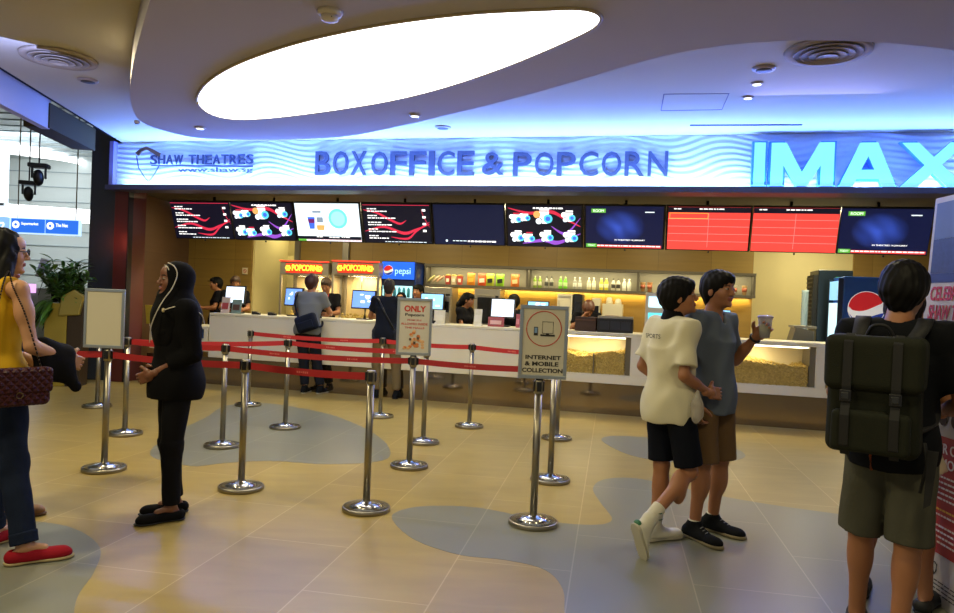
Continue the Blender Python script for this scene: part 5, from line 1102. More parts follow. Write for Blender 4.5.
def np_mesh(name, parts, mats, parent=None, mids=None, scale=1.0, flat=False):
    Vs, Fs, Ms = [], [], []; off = 0
    for i, (V, F) in enumerate(parts):
        if len(V) == 0: continue
        Vs.append(V); Fs.append(np.asarray(F)+off); off += len(V); Ms.append(mids[i] if mids is not None else np.zeros(len(F), dtype=np.int32))
    V = np.concatenate(Vs)*scale; F = np.concatenate(Fs); Mi = np.concatenate(Ms)
    me = bpy.data.meshes.new(name); me.vertices.add(len(V)); me.vertices.foreach_set('co', V.astype(np.float32).ravel())
    me.loops.add(F.size); me.loops.foreach_set('vertex_index', F.astype(np.int32).ravel()); me.polygons.add(len(F)); me.polygons.foreach_set('loop_start', np.arange(0, F.size, 4, dtype=np.int32))
    for mt in mats: me.materials.append(mt)
    me.polygons.foreach_set('material_index', Mi.astype(np.int32)); me.polygons.foreach_set('use_smooth', np.full(len(F), not flat)); me.update(calc_edges=True)
    o = bpy.data.objects.new(name, me); COL.objects.link(o)
    if parent is not None: o.parent = parent
    return o

# ------------------------------------------------------------------ people
def nv(v): v = np.array(v, dtype=float); return v/np.linalg.norm(v)
DEFJ = dict(pelvis=(0, 0, .93), neck=(0, -.012, 1.435), head=(0, .015, 1.585),
            hipL=(-.092, 0, .90), hipR=(.092, 0, .90), kneeL=(-.10, .02, .49), kneeR=(.10, .02, .49), ankL=(-.105, -.02, .085), ankR=(.105, -.02, .085),
            toeL=(-.125, .15, .03), toeR=(.125, .15, .03),
            shL=(-.178, -.01, 1.385), shR=(.178, -.01, 1.385), elL=(-.225, -.04, 1.10), elR=(.225, -.04, 1.10), wrL=(-.235, .03, .865), wrR=(.235, .03, .865))
def frame(J):
    u = nv(np.array(J['neck'])-np.array(J['pelvis'])); r = np.array(J['shR'])-np.array(J['shL']); r = nv(r-u*(r@u)); f = np.cross(u, r); return np.stack([r, f, u], 1)
def torso(J, g=0.0, w=1.0, fem=False, k=.05, low=True, belly=0.0):
    R = frame(J); P = np.array(J['pelvis'], float); L = np.linalg.norm(np.array(J['neck'])-P); r, f, u = R[:, 0], R[:, 1], R[:, 2]; s = L/.505
    o = []
    if low: o.append(ell(P+u*.0, (.158*w+g, .108+g, .115+g), R, k))
    if low: o.append(ell(P-f*.035-u*.02, (.135*w+g, .095+g, .10+g), R, k))
    o.append(ell(P+u*.17*s+f*belly, (.132*w+g, .092+g+belly, .17+g), R, k)); o.append(ell(P+u*.33*s, (.155*w+g, .108+g, .165+g), R, k))
    sl, sr = np.array(J['shL'], float), np.array(J['shR'], float); o.append(cone(sl+r*.01, sr-r*.01, .052+g, .052+g, k)); o.append(ell(P+u*.44*s-f*.012, (.10*w+g, .062+g, .07+g), R, k))
    if fem:
        for sg in (-1, 1): o.append(ell(P+u*.315*s+f*.085+r*.068*sg, (.058+g*.5, .048+g, .055+g*.5), R, .03))
    return o
def headR(yaw, pitch, tilt=0.0):
    return np.array((Matrix.Rotation(yaw, 3, 'Z') @ Matrix.Rotation(pitch, 3, 'X') @ Matrix.Rotation(tilt, 3, 'Y')))
def H_(c, R, p): return np.array(c, float)+R@np.array(p, float)
def head_prims(J, R, fem=False):
    c = J['head']; e = lambda p, r, k=.02, op='+', RR=None: ell(H_(c, R, p), r, R if RR is None else R@np.array(RR), k, op)
    js = .88 if fem else 1.0
    o = [e((0, -.018, .030), (.073, .092, .082)), e((0, .018, -.02), (.060, .070, .082), .03), e((0, .036, -.078), (.040*js, .044, .036), .03), e((0, .022, .045), (.060, .068, .05), .03),
         e((-.034, .052, -.028), (.024, .026, .03), .02), e((.034, .052, -.028), (.024, .026, .03), .02)]
    for s in (-1, 1):
        o.append(e((s*.031, .096, .004), (.018, .014, .012), .012, '-')); o.append(e((s*.031, .079, .003), (.0125, .0125, .0125), .003))
        o.append(e((s*.077, -.008, -.012), (.008, .019, .031), .008))
        o.append(e((s*.012, .094, -.032), (.009, .011, .008), .006))
    o.append(cone(H_(c, R, (0, .083, .014)), H_(c, R, (0, .105, -.026)), .0075, .0115, .010))
    o.append(e((0, .086, -.056), (.023, .011, .006), .006)); o.append(e((0, .085, -.066), (.019, .011, .0065), .005)); o.append(e((0, .078, -.098), (.017, .014, .013), .016))
    n = np.array(J['neck'], float); o.append(cone(n-np.array((0, 0, .03)), H_(c, R, (0, -.02, -.06)), .058*(.88 if fem else 1), .052*(.85 if fem else 1), .03))
    return o
def hand_prims(w, d, n, t, curl=.5, s=1.0, spread=.12, point=None, k=.006):
    w = np.array(w, float); d = nv(d); n = np.array(n, float); n = nv(n-d*(n@d)); t = np.array(t, float); t = nv(t-d*(t@d)-n*(t@n)); R = np.stack([t, n, d], 1); s_ = s
    o = [rbox(w+d*.048*s_, (.040*s_, .014*s_, .046*s_), R, .013*s_, .01), cone(w-d*.03, w+d*.02, .026*s_, .026*s_, .015)]
    for i, (x, L) in enumerate(((.030, .072), (.010, .080), (-.010, .074), (-.029, .058))):
        a = w+d*.088*s_+t*x*s_; c = curl if point != i else .05; dd = nv(d+t*spread*(x/.03)*.6); r = .0088*s_
        for j, fr in enumerate((.44, .32, .26)):
            ang = c*(.75+.55*j); dj = dd*math.cos(ang)+n*math.sin(ang); b = a+dj*L*fr*s_; o.append(cone(a, b, r, r*.93, .003)); a = b; dd = dj; r *= .93; 
            nn = n
    a = w+d*.018*s_+t*.030*s_; d1 = nv(d*.65+t*.75+n*.35); b = a+d1*.042*s_; d2 = nv(d*.85+t*.35+n*(.3+curl*.6)); c = b+d2*.032*s_; e_ = c+nv(d*.9+t*.1+n*(.3+curl*.8))*.024*s_
    o += [cone(a, b, .014*s_, .0115*s_, .012), cone(b, c, .0112*s_, .0098*s_, .004), cone(c, e_, .0098*s_, .0085*s_, .004)]
    return o
def body_limbs(J, w=1.0, g=0.0, k=.03):
    o = []
    for S in 'LR':
        sh_, el_, wr_ = [np.array(J[x+S], float) for x in ('sh', 'el', 'wr')]; hp, kn, an = [np.array(J[x+S], float) for x in ('hip', 'knee', 'ank')]; sw = .88 if w < .95 else 1.0
        o += [cone(sh_, el_, .048*sw+g, .036*sw+g, k), ell(sh_+(el_-sh_)*.4, (.047*sw+g, .047*sw+g, .06+g), None, .03), cone(el_, wr_, .037*sw+g, .025*sw+g, .015), cone(el_+(wr_-el_)*.1, el_+(wr_-el_)*.5, .039*sw+g, .034*sw+g, .02)]
        o += [cone(hp, kn, .082*w+g, .054*w+g, k), cone(kn, an, .050*w+g, .034+g, k), ell(kn+(an-kn)*.30+nv(np.cross(nv(an-kn), np.array((1, 0, 0))))*-.012*(1), (.052*w+g, .055*w+g, .11), None, .03)]
    return o
def foot_prims(J, S, g=0.0, k=.02):
    an, to = np.array(J['ank'+S], float), np.array(J['toe'+S], float); d = nv(to-an*np.array((1, 1, 0))-np.array((0, 0, to[2])) if False else to-an); 
    if 'heel'+S in J: he = np.array(J['heel'+S], float)
    else:
        dh = np.array((to[0]-an[0], to[1]-an[1], 0)); dh = nv(dh); he = an-dh*.045; he[2] = max(to[2]+.005, an[2]-.055)
    return [cone(an+(0, 0, .02), he, .032+g, .03+g, k), cone(he, to, .030+g, .026+g, k), cone(an, (to+an)/2+np.array((0, 0, .01)), .032+g, .030+g, k), ell((to*.8+he*.2), (.040+g, .045+g, .024+g) if 'heel'+S not in J else (.022, .018, .02), None, k)]
SKIN = {'tan': M('skin_tan', '#9c6743', .5), 'light': M('skin_light', '#b0815c', .5), 'brown': M('skin_brown', '#6f4530', .5)}
LIP = M('lips', '#8c4a3e', .5); EYED = M('eye_dark', '#120c0a', .25); EYEW = M('eye_white', '#948678', .5); BROW = M('eyebrow', '#1c130f', .7); HAIR = M('black_hair', '#080706', .62, vary=.3, vscale=40, spec=.18)
def build_body(name, label, J, loc, rz, scale, skin='tan', near=True, fem=False, hands=None, HR=None, w=None, group=None, bare=(), expr=None):
    w = w or (.88 if fem else 1.0); hb, hh, hn = (.009, .0042, .0036) if near else (.016, .0085, .0075)
    tp = torso(J, -.012, w, fem) + body_limbs(J, w)
    for S in 'LR': tp += foot_prims(J, S, -.008) if 'heel'+S not in J and 'covered' not in J else foot_prims(J, S, -.018)[:1]
    n = np.array(J['neck'], float); tp.append(cone(n-(0, 0, .04), np.array(J['head'])+(0, -.01, -.06), .055*(.88 if fem else 1), .05*(.85 if fem else 1), .03))
    parts = [sdf_mesh(tp, hb)]; mids = [np.zeros(len(parts[0][1]), dtype=np.int32)]
    hp = sdf_mesh(head_prims(J, HR, fem), hh); V, F = hp; C = V[F].mean(1); Lc = (C-np.array(J['head']))@HR; x, y, z = np.abs(Lc[:, 0]), Lc[:, 1], Lc[:, 2]
    mi = np.zeros(len(F), dtype=np.int32); fr = y > .06
    mi[fr & (((x-.031)/.0135)**2+((z-.003)/.0062)**2 < 1)] = 3; mi[fr & (((x-.031)/.0062)**2+((z-.003)/.0062)**2 < 1)] = 2
    mi[fr & (x > .013) & (x < .047) & (np.abs(z-(.0245-.12*np.abs(x-.03))) < .0038)] = 4; mi[(y > .075) & (x < .022) & (z > -.0715) & (z < -.0525)] = 1
    if expr == 'smile': mi[(y > .078) & (x < .016) & (z > -.0655) & (z < -.0585)] = 3
    parts.append(hp); mids.append(mi)
    for S in 'LR':
        el_, wr_ = np.array(J['el'+S], float), np.array(J['wr'+S], float); d = nv(wr_-el_); sg = -1 if S == 'L' else 1
        hd = dict(d=d, n=(-sg, .2, 0), t=(0, 1, .0), curl=.45, s=.95 if fem else 1.02); hd.update((hands or {}).get(S, {}))
        q = sdf_mesh(hand_prims(wr_, **hd), hn); parts.append(q); mids.append(np.zeros(len(q[1]), dtype=np.int32))
    o = np_mesh(name, parts, [SKIN[skin], LIP, EYED, EYEW, BROW], None, mids, scale); o.location = loc; o.rotation_euler.z = rz
    o['label'] = label; o['category'] = 'person'
    if group: o['group'] = group
    return o
def garment(name, prims, h, mat, par, sc, noise=.003, nf=14, seed=0, strand=None, extra=None):
    return np_mesh(name, [sdf_mesh(prims, h, noise, nf, seed, strand)], [mat], par, None, sc)
def tee(J, w=1.0, g=.012, sleeve=.62, hem=.80, fem=False, flare=.012, vneck=False, collar_r=.066, low=True, belly=0.0):
    o = torso(J, g, w, fem, low=True, belly=belly); P = np.array(J['pelvis'], float); R = frame(J); u = R[:, 2]
    hemc = P+u*(hem-.93)
    o.append(fcone(P+u*.26, hemc, (.085 if fem else .104)*w+g, .112*w+g+flare, .10)); o.append(ell(hemc+u*.06, (.150*w+g+flare*.6, .108+g+flare, .12), R, .08)); o.append(ell(P+u*.0, (.160*w+g, .112+g+flare, .14), R, .05))
    for S in 'LR':
        a, b = np.array(J['sh'+S], float), np.array(J['el'+S], float)
        if sleeve <= 1: o.append(fcone(a+(b-a)*.0-nv(a-np.array(J['neck'],float))*.02, a+(b-a)*sleeve, .050*(.9 if fem else 1)+g*.6, .052*(.9 if fem else 1)+g*.9, .06))
        else:
            c = np.array(J['wr'+S], float); o.append(cone(a, b, .055+g*.6, .044+g*.6, .035)); o.append(fcone(b, b+(c-b)*(sleeve-1), .045+g*.6, .034+g*.6, .02))
    o.append(('half', A3(hemc), A3(-u), .004, 'x'))
    n = np.array(J['neck'], float); o.append(cone(n-(0, 0, .035), n+np.array((0, .01, .15)), collar_r-.008, collar_r+.02, .012, '-'))
    if vneck: o.append(cone(n+np.array((0, .075, -.05)), n+np.array((0, .05, .08)), .012, .06, .01, '-'))
    return o
def trousers(J, w=1.0, g=.012, length=1.9, knee=.066, ankle=.052, thigh=.094, top=.985):
    P = np.array(J['pelvis'], float); R = frame(J); o = [ell(P, (.158*w+g, .110+g, .115+g), R, .04), ell(P-R[:, 1]*.035-R[:, 2]*.02, (.138*w+g, .10+g, .11+g), R, .04)]
    for S in 'LR':
        a, b, c = [np.array(J[x+S], float) for x in ('hip', 'knee', 'ank')]
        if length <= 1.15: o.append(cone(a, a+(b-a)*.4, thigh*w, thigh*w, .03)); o.append(fcone(a+(b-a)*.12, a+(b-a)*length, thigh*.90*w+g*.6, (knee*1.16)*w+g, .012))
        else:
            o.append(cone(a, b, thigh*w+g, knee*w+g, .03)); o.append(fcone(b, b+(c-b)*(length-1), knee*w+g, ankle+g, .03))
    o.append(('half', A3(P+R[:, 2]*(top-.93)), A3(R[:, 2]), .004, 'x')); return o
def hair_short(J, R, big=0.0, bangs=.035, back=-.055, side=-.005):
    c = J['head']; o = [ell(H_(c, R, (0, -.022, .036)), (.083+big, .104+big, .090+big), R, .02), ell(H_(c, R, (0, -.05, -.01)), (.074+big, .068+big, .075), R, .03), ell(H_(c, R, (0, .05, .07)), (.06, .045+big, .04), R, .03), ell(H_(c, R, (0, -.058, -.065)), (.050, .040, .050), R, .03)]
    fcn = ell(H_(c, R, (0, .125, -.088+bangs)), (.086, .105, .10), R, .008, '-'); o.append(fcn)
    for s in (-1, 1): o.append(ell(H_(c, R, (s*.10, .02, -.075+side)), (.045, .055, .065), R, .01, '-'))
    n = R@np.array((0, .35, -1.0)); o.append(half(H_(c, R, (0, -.05, back-.055)), n)); return o
def shoe(J, S, name, par, sc, up, sole, near=True, low=False, sole_h=.018, open_top=True, g=.012):
    an, to = np.array(J['ank'+S], float), np.array(J['toe'+S], float)
    if 'heel'+S in J: he = np.array(J['heel'+S], float); dn = np.array(J.get('sole'+S, (0, 0, -1)), float); dn = nv(dn)
    else:
        dh = nv(np.array((to[0]-an[0], to[1]-an[1], 0))); he = an-dh*.045; he[2] = .035; dn = np.array((0, 0, -1.0))
    d = nv(to-he); top = -dn; side = np.cross(d, top); R = np.stack([side, d, top], 1); mid = (he+to)/2; L = np.linalg.norm(to-he)/2+.045
    hgt = .03 if low else .045; gz = dn*(.03-sole_h)
    P = [ell(he+top*.005, (.036+g*.3, .042, .034), R, .03), cone(he+top*.004, to, .034, .032, .03), ell(to-d*.03, (.044, .075, .026+.1*g), R, .03), ell(mid-d*.03, (.036, .07, .036), R, .03)]
    if not low: P += [cone(he+top*.02, an+top*.015, .036, .040, .02), cone(an, mid+top*.012, .040, .038, .03)]
    pl = he+dn*.030
    up_ = P+[('half', A3(pl+top*sole_h*.8), A3(dn), .002, 'x')]
    if low: up_ += [ell(he+d*.035+top*.045, (.027, .062, .038), R, .006, '-')]
    else: up_ += [cone(an+top*.05, an+top*.13, .030, .034, .006, '-')]
    h = .005 if near else .011
    o = np_mesh(name, [sdf_mesh(up_, h)], [up], par, None, sc)
    so = [ell(he+dn*.018, (.038, .043, .03), R, .02), ell(to-d*.025+dn*.018, (.046, .08, .03), R, .04), cone(he+dn*.02, to+dn*.015, .034, .036, .03), ('half', A3(pl), A3(dn), .001, 'x'), ('half', A3(pl+top*sole_h), A3(top), .001, 'x')]
    np_mesh('sole', [sdf_mesh(so, h*.8)], [sole], o, None, sc); return o
def JJ(**kw): d = {k: tuple(v) for k, v in DEFJ.items()}; d.update(kw); return d
def polyline(name, pts, r, mat, par, sc=1.0):
    m = MB(); m.tube([Vector(p)*sc for p in pts], r*sc, mat, 6); return m.build(name, par)
def face_to(yaw_deg): return math.radians(yaw_deg)
# rz: 0 faces away from the camera (+Y); 90 faces left (-X); -90 faces right (+X); 180 faces the camera
CLK = M('black_cloth', '#08080a', .9, bump=.15, bscale=180, spec=.12); DENIM = M('dark_denim', '#161e30', .9, vary=.25, vscale=18, bump=.2, bscale=200, spec=.15)
# ---- staff woman in a black headscarf (profile to the left)
sc = 1.62/1.70; p = onz(171, 517)
J = JJ(elL=(-.20, -.06, 1.11), elR=(.20, -.06, 1.11), wrL=(-.075, .165, .965), wrR=(.085, .150, .975), hipL=(-.085, 0, .90), hipR=(.085, 0, .90), kneeL=(-.085, .03, .49), kneeR=(.085, .01, .49), ankL=(-.09, .02, .085), ankR=(.09, -.04, .085), toeL=(-.10, .19, .03), toeR=(.11, .13, .03), head=(0, .03, 1.58))
HR = headR(.12, .04)
o = build_body('person', 'woman in black with black headscarf, hands clasped, by the queue posts', J, (p.x, p.y, 0), math.radians(124), sc, 'brown', True, True,
    hands=dict(L=dict(d=(.55, .6, -.35), n=(.5, -.6, .2), t=(.2, .4, .9), curl=.8), R=dict(d=(-.75, .35, -.35), n=(-.2, -.8, .2), t=(-.1, .3, .9), curl=.7)), HR=HR, expr='smile')
garment('trousers', trousers(J, .92, .013, 1.93, .060, .042, .090), .009, M('black_trousers', '#0d0d11', .85, bump=.15, bscale=180), o, sc, .0022, 20, 3)
g = tee(J, .98, .024, 1.55, .80, True, .02); garment('long_top', g, .009, CLK, o, sc, .003, 16, 2)
c = J['head']
hj = [ell(H_(c, HR, (0, -.02, .02)), (.092, .112, .105), HR, .03), cone(H_(c, HR, (0, -.01, -.05)), (0, .02, 1.36), .100, .145, .05), ell((0, .0, 1.36), (.21, .135, .10), None, .06), ell((0, .07, 1.24), (.15, .085, .16), None, .06), ell((0, -.06, 1.28), (.16, .07, .14), None, .06),
      ell(H_(c, HR, (0, .108, -.008)), (.070, .100, .088), HR, .008, '-')]
scf = garment('headscarf', hj, .006, M('black_headscarf', '#08080a', .9, bump=.1, bscale=160), o, sc, .003, 24, 5)
PIPE = M('white_piping', '#b8b2a4', .6)
pip = [H_(c, HR, (-.03, .062, .108)), H_(c, HR, (-.078, .035, .085)), H_(c, HR, (-.098, .02, .03)), H_(c, HR, (-.108, .05, -.06)), (-.125, .115, 1.455), (-.135, .155, 1.38), (-.115, .185, 1.28), (-.08, .185, 1.17)]
polyline('piping', smooth_poly([tuple(q) for q in pip], 6, False), .0035, PIPE, o, sc)
pip = [H_(c, HR, (-.012, .075, .092)), H_(c, HR, (-.045, .064, .074)), H_(c, HR, (-.070, .052, .02)), H_(c, HR, (-.068, .052, -.04)), H_(c, HR, (-.052, .065, -.085))]
polyline('piping', smooth_poly([tuple(q) for q in pip], 5, False), .003, PIPE, scf, sc)
pip = [(-.16, .12, 1.385), (-.20, .05, 1.41), (-.222, -.03, 1.395), (-.20, -.10, 1.36), (-.16, -.13, 1.30)]
polyline('shoulder_piping', smooth_poly(pip, 6, False), .004, PIPE, o, sc)
m = MB(); m.ell((-.16*sc, .125*sc, 1.383*sc), (.014, .01, .014), M('brooch', '#d8c8a0', .3, .5), 10, 7); m.build('brooch', o)
for S in 'LR': shoe(J, S, 'flat_shoe', o, sc, M('black_suede', '#0a090b', .8), M('black_sole', '#0c0b0b', .6), True, True, .010)

# ---- boy in a white polo shirt
sc = 1.64/1.70; p = onz(664, 543)
J = JJ(pelvis=(0, 0, .93), hipL=(-.088, 0, .90), hipR=(.088, 0, .90), kneeR=(.11, .02, .49), ankR=(.085, -.02, .085), toeR=(.085, .15, .03), heelR=(.085, -.06, .035),
       kneeL=(-.02, .11, .50), ankL=(-.13, -.10, .19), toeL=(-.19, -.10, .035), heelL=(-.165, -.13, .16), soleL=(-.15, -1.0, -.1),
       elR=(.19, -.06, 1.10), wrR=(.17, .16, .99), elL=(-.215, -.07, 1.12), wrL=(-.17, .12, .98), head=(.02, .02, 1.585), shL=(-.158, -.01, 1.385), shR=(.158, -.01, 1.385))
J['covered'] = (0, 0, 0)
# standing leg is the right one; the left trails on its toes
HR = headR(math.radians(-36), .16)
for k_ in ('heelL', 'soleL', 'heelR'): J.pop(k_, None)
J.update(kneeL=(-.07, .01, .49), ankL=(-.06, -.03, .085), toeL=(-.06, .14, .03), kneeR=(.14, .06, .49), ankR=(.19, -.27, .235), toeR=(.21, -.33, .035), heelR=(.19, -.345, .18), soleR=(.05, -1, -.3))
o = build_body('person', 'boy in a white polo shirt and navy shorts stepping beside the man in grey', J, (p.x, p.y, 0), math.radians(-66), sc, 'tan', True, False,
    hands=dict(R=dict(d=(-.1, 1, -.1), n=(-1, 0, -.2), t=(0, .1, 1), curl=.5), L=dict(curl=.6)), HR=HR, w=.93)
POLO = M('white_polo', '#d5ceae', .85, bump=.1, bscale=220)
shirt = garment('polo_shirt', tee(J, .88, .020, .80, .79, False, .030), .008, POLO, o, sc, .0060, 17, 1)
col = [cone(np.array(J['neck'])+(0, -.005, -.015), np.array(J['neck'])+(.004, .002, .035), .075, .066, .01), cone(np.array(J['neck'])+(0, 0, -.05), np.array(J['neck'])+(.004, .01, .12), .060, .062, .004, '-')]
np_mesh('collar', [sdf_mesh(col, .005)], [M('black_collar', '#0f0f12', .8)], shirt, None, sc)
m = MB(); m.text('SPORTS', -.085*sc, 1.315*sc, .15*sc, .028*sc, M('shirt_print', '#35352c', .7), 0, .001, .01)
for i, v in enumerate(m.v):
    x, y, z = v; m.v[i] = (x, -(.150-.9*x*x)*sc*.955-.011, z)
m.build('back_print', shirt)
garment('shorts', trousers(J, .84, .012, .92, .078, .05, .108), .009, M('navy_shorts', '#10131c', .85, bump=.1), o, sc, .003, 15, 4)
WS, WSO = M('white_leather_shoe', '#c9c4ae', .45), M('white_sole', '#b5ae98', .6)
for S in 'LR':
    s_ = shoe(J, S, 'trainer', o, sc, WS, WSO, True, False, .024)
    an = np.array(J['ank'+S]); kn = np.array(J['knee'+S]); u = nv(kn-an); np_mesh('sock', [sdf_mesh([fcone(an-u*.01, an+u*.105, .040, .044, .01)], .006)], [M('white_sock', '#cfc9b4', .85)], o, None, sc)
    m = MB(); m.tube([Vector(tuple((an+u*.06+np.array((.042*math.cos(a), .042*math.sin(a), 0)))*sc)) for a in np.linspace(0, 2*PI, 17)], .0035, M('sock_green', '#2f5a3c', .8), 5); m.build('sock_stripe', o)
hl = np.array(J['heelR']); m = MB(); m.ell(tuple((hl+(0, -.012, .035))*sc), (.03, .02, .022), M('heel_green', '#2a6a44', .5), 10, 7); m.build('heel_tab', o)

# ---- man in a grey-blue t-shirt holding a cup
sc = 1.70/1.70; p = onz(704, 536)
J = JJ(hipL=(-.09, 0, .90), hipR=(.09, 0, .90), kneeL=(-.11, .02, .49), kneeR=(.10, .03, .49), ankL=(-.13, -.03, .085), ankR=(.11, .0, .085), toeL=(-.15, .15, .03), toeR=(.14, .18, .03),
       elL=(-.225, .02, 1.13), wrL=(-.175, .20, 1.30), elR=(.23, -.03, 1.10), wrR=(.235, .05, .88), head=(0, .03, 1.585), covered=(0, 0, 0))
HR = headR(math.radians(-2), .03)
o = build_body('person', 'man in a grey-blue t-shirt and brown shorts raising a drink cup', J, (p.x, p.y, 0), math.radians(-142), sc, 'tan', True, False,
    hands=dict(L=dict(d=(.10, .75, .65), n=(.9, .3, -.2), t=(-.1, -.5, .8), curl=.62), R=dict(d=(0, .15, -1), n=(-1, 0, 0), t=(0, 1, 0), curl=.8)), HR=HR)
GREYT = M('grey_blue_tee', '#5d6673', .85, bump=.1, bscale=220)
sh_ = garment('tshirt', tee(J, .96, .012, .74, .80, False, .010, True, .068), .008, GREYT, o, sc, .0060, 17, 7)
garment('shorts', trousers(J, 1.0, .018, 1.0, .072, .05, .098), .009, M('brown_shorts', '#6a5236', .85, vary=.1, bump=.1), o, sc, .003, 15, 8)
c = J['head']; garment('hair', hair_short(J, HR, .006, .030, -.05), .005, HAIR, o, sc, .0028, strand=150)
BS, BSO = M('black_mesh_shoe', '#0e1012', .8, vary=.5, vscale=60), M('pale_brown_sole', '#7a6f52', .6)
for S in 'LR':
    s_ = shoe(J, S, 'trainer', o, sc, BS, BSO, True, False, .020)
    an = np.array(J['ank'+S]); np_mesh('sock', [sdf_mesh([fcone(an, an+(0, 0, .045), .038, .039, .01)], .006)], [M('white_sock', '#cfc9b4')], o, None, sc)
    to = np.array(J['toe'+S]); m = MB()
    for k in range(4): q = an+(to-an)*(.35+.12*k)+np.array((0, 0, .022-.004*k)); m.tube([Vector(tuple((q+(-.018, 0, 0))*sc)), Vector(tuple((q+(0, .005, .008))*sc)), Vector(tuple((q+(.018, 0, 0))*sc))], .003, M('lace_grey', '#6f7274', .7), 5)
    m.build('laces', s_)
wr = np.array(J['wrL']); el = np.array(J['elL']); u = nv(wr-el); q = wr-u*.02; a1 = nv(np.cross(u, (1, 0, 0))); a2 = np.cross(u, a1)
m = MB(); m.tube([Vector(tuple(q+(a1*math.cos(t)+a2*math.sin(t))*.031)) for t in np.linspace(0, 2*PI, 21)], .008, BLACK, 6); m.build('wristband', o)
GREYMAN = o
Rz = Matrix.Rotation(math.radians(-142), 3, 'Z'); W_ = Vector((p.x, p.y, 0))+Rz @ Vector(tuple((wr+np.array((.035, .075, .055)))*sc))
cup = thing('drink_cup', 'clear plastic cup of pale yellow drink in the raised hand of the man in grey', 'cup', (W_.x, W_.y, W_.z-.06))
m = MB(); m.lathe([(.030, 0), (.044, .125), (.046, .128), (.042, .122), (.029, .004)], M('cup_plastic', '#c8c4d0', .15, alpha=.45), 28); m.build('cup_wall', cup)
m = MB(); m.lathe([(.0285, .003), (.039, .085)], M('pale_drink', '#b9b880', .25), 24); m.build('drink', cup); m = MB(); m.lathe([(.047, .124), (.048, .134), (.036, .140), (.001, .141)], M('cup_lid', '#a99fc0', .2, alpha=.7), 28); m.build('lid', cup)
# boy's hair and plastic bag
# ---- backpack wearer
sc = 1.70/1.70; p = onz(882, 645)
J = JJ(kneeL=(-.11, .05, .49), kneeR=(.085, -.02, .49), ankL=(-.12, .10, .085), ankR=(.065, -.08, .085), toeL=(-.14, .26, .03), toeR=(.09, .10, .03), hipL=(-.085, 0, .90), hipR=(.085, 0, .90),
       elR=(.26, .02, 1.10), wrR=(.16, .22, 1.04), elL=(-.24, .03, 1.10), wrL=(-.10, .24, 1.06), head=(.02, .045, 1.575))
HRB = headR(math.radians(-10), -.22)
ob = build_body('person', 'man in dark t-shirt and grey shorts seen from behind, wearing a backpack', J, (p.x, p.y, 0), math.radians(-36), sc, 'tan', True, False,
    hands=dict(R=dict(d=(-.3, .9, .1), n=(-.6, 0, -.6), t=(.1, .2, 1), curl=.6)), HR=HRB)
garment('tshirt', tee(J, .96, .016, .78, .80, False, .012), .009, M('dark_tee', '#0f1115', .85, bump=.1), ob, sc, .004, 13, 9)
garment('shorts', trousers(J, .96, .016, 1.02, .072, .05, .098), .009, M('olive_grey_shorts', '#4d4c3f', .85, vary=.1, bump=.15), ob, sc, .0035, 15, 10)
c = J['head']; garment('hair', hair_short(J, HRB, .015, .03, -.072, -.005), .005, HAIR, ob, sc, .003, strand=150)
for S in 'LR': 
    shoe(J, S, 'sandal', ob, sc, M('black_strap_shoe', '#131314', .6), M('dark_sole', '#1d1a17', .6), True, True, .016)
m = MB(); m.tube([(-.05, -.145, .92), (-.06, -.17, .86), (-.055, -.16, .80)], .006, M('orange_tag', '#a8562a', .5), 6); m.build('orange_tag', ob)
JB = J; PB_ = p
# backpack
bp = thing('backpack', 'large dark olive backpack with two buckled straps on the man by the poster', 'backpack', (p.x, p.y, 0), math.radians(-36))
OLV = M('olive_canvas', '#23251c', .8, vary=.12, bump=.2, bscale=220); STR = M('black_webbing', '#0b0b0c', .7)
bx = [rbox((-.045, -.235, 1.12), (.175, .085, .235), None, .04, .02)]; np_mesh('main_body', [sdf_mesh(bx, .008, .003, 10, 2)], [OLV], bp)
np_mesh('top_flap', [sdf_mesh([rbox((-.045, -.255, 1.265), (.185, .095, .115), None, .035, .02), ('half', A3((0, -.14, 0)), A3((0, 1, 0)), .002, 'x')], .008, .0025, 12, 3)], [OLV], bp)
np_mesh('front_pocket', [sdf_mesh([rbox((-.045, -.335, .985), (.145, .035, .085), None, .02, .01)], .007, .002, 12, 4)], [OLV], bp)
for x in (-.135, .045):
    m = MB(); P_ = [(x, -.30, 1.383), (x, -.352, 1.35), (x, -.358, 1.17), (x, -.352, 1.12), (x, -.377, 1.05), (x, -.372, .93), (x, -.325, .885)]
    V = []; 
    for q in P_: V += [(q[0]-.017, q[1], q[2]), (q[0]+.017, q[1], q[2])]
    m.add(V, [(2*i, 2*i+1, 2*i+3, 2*i+2) for i in range(len(P_)-1)], STR); so = m.build('front_strap', bp); sm_ = so.modifiers.new('thick', 'SOLIDIFY'); sm_.thickness = .006
    m = MB(); m.box((x, -.368, 1.13), (.044, .014, .05), BLACK); m.box((x, -.376, 1.13), (.028, .008, .03), M('buckle_grey', '#26282a', .3)); m.build('buckle', so, bevel=.004)
for sg in (-1, 1):
    xs = -.01+sg*.115; pts = smooth_poly([(xs*.8-.03, -.17, 1.33), (xs, -.12, 1.42), (xs*1.05, -.03, 1.462), (xs*1.1, .08, 1.42), (xs*1.15, .145, 1.30), (xs*1.25, .13, 1.15), (xs*1.4, .0, 1.02), (xs*1.2-.03, -.16, .98)], 5, False)
    m = MB(); V = []
    for q in pts: V += [(q[0]-.030, q[1], q[2]), (q[0]+.030, q[1], q[2])]
    m.add(V, [(2*i, 2*i+1, 2*i+3, 2*i+2) for i in range(len(pts)-1)], STR, True); so = m.build('shoulder_strap', bp); sm_ = so.modifiers.new('thick', 'SOLIDIFY'); sm_.thickness = .014
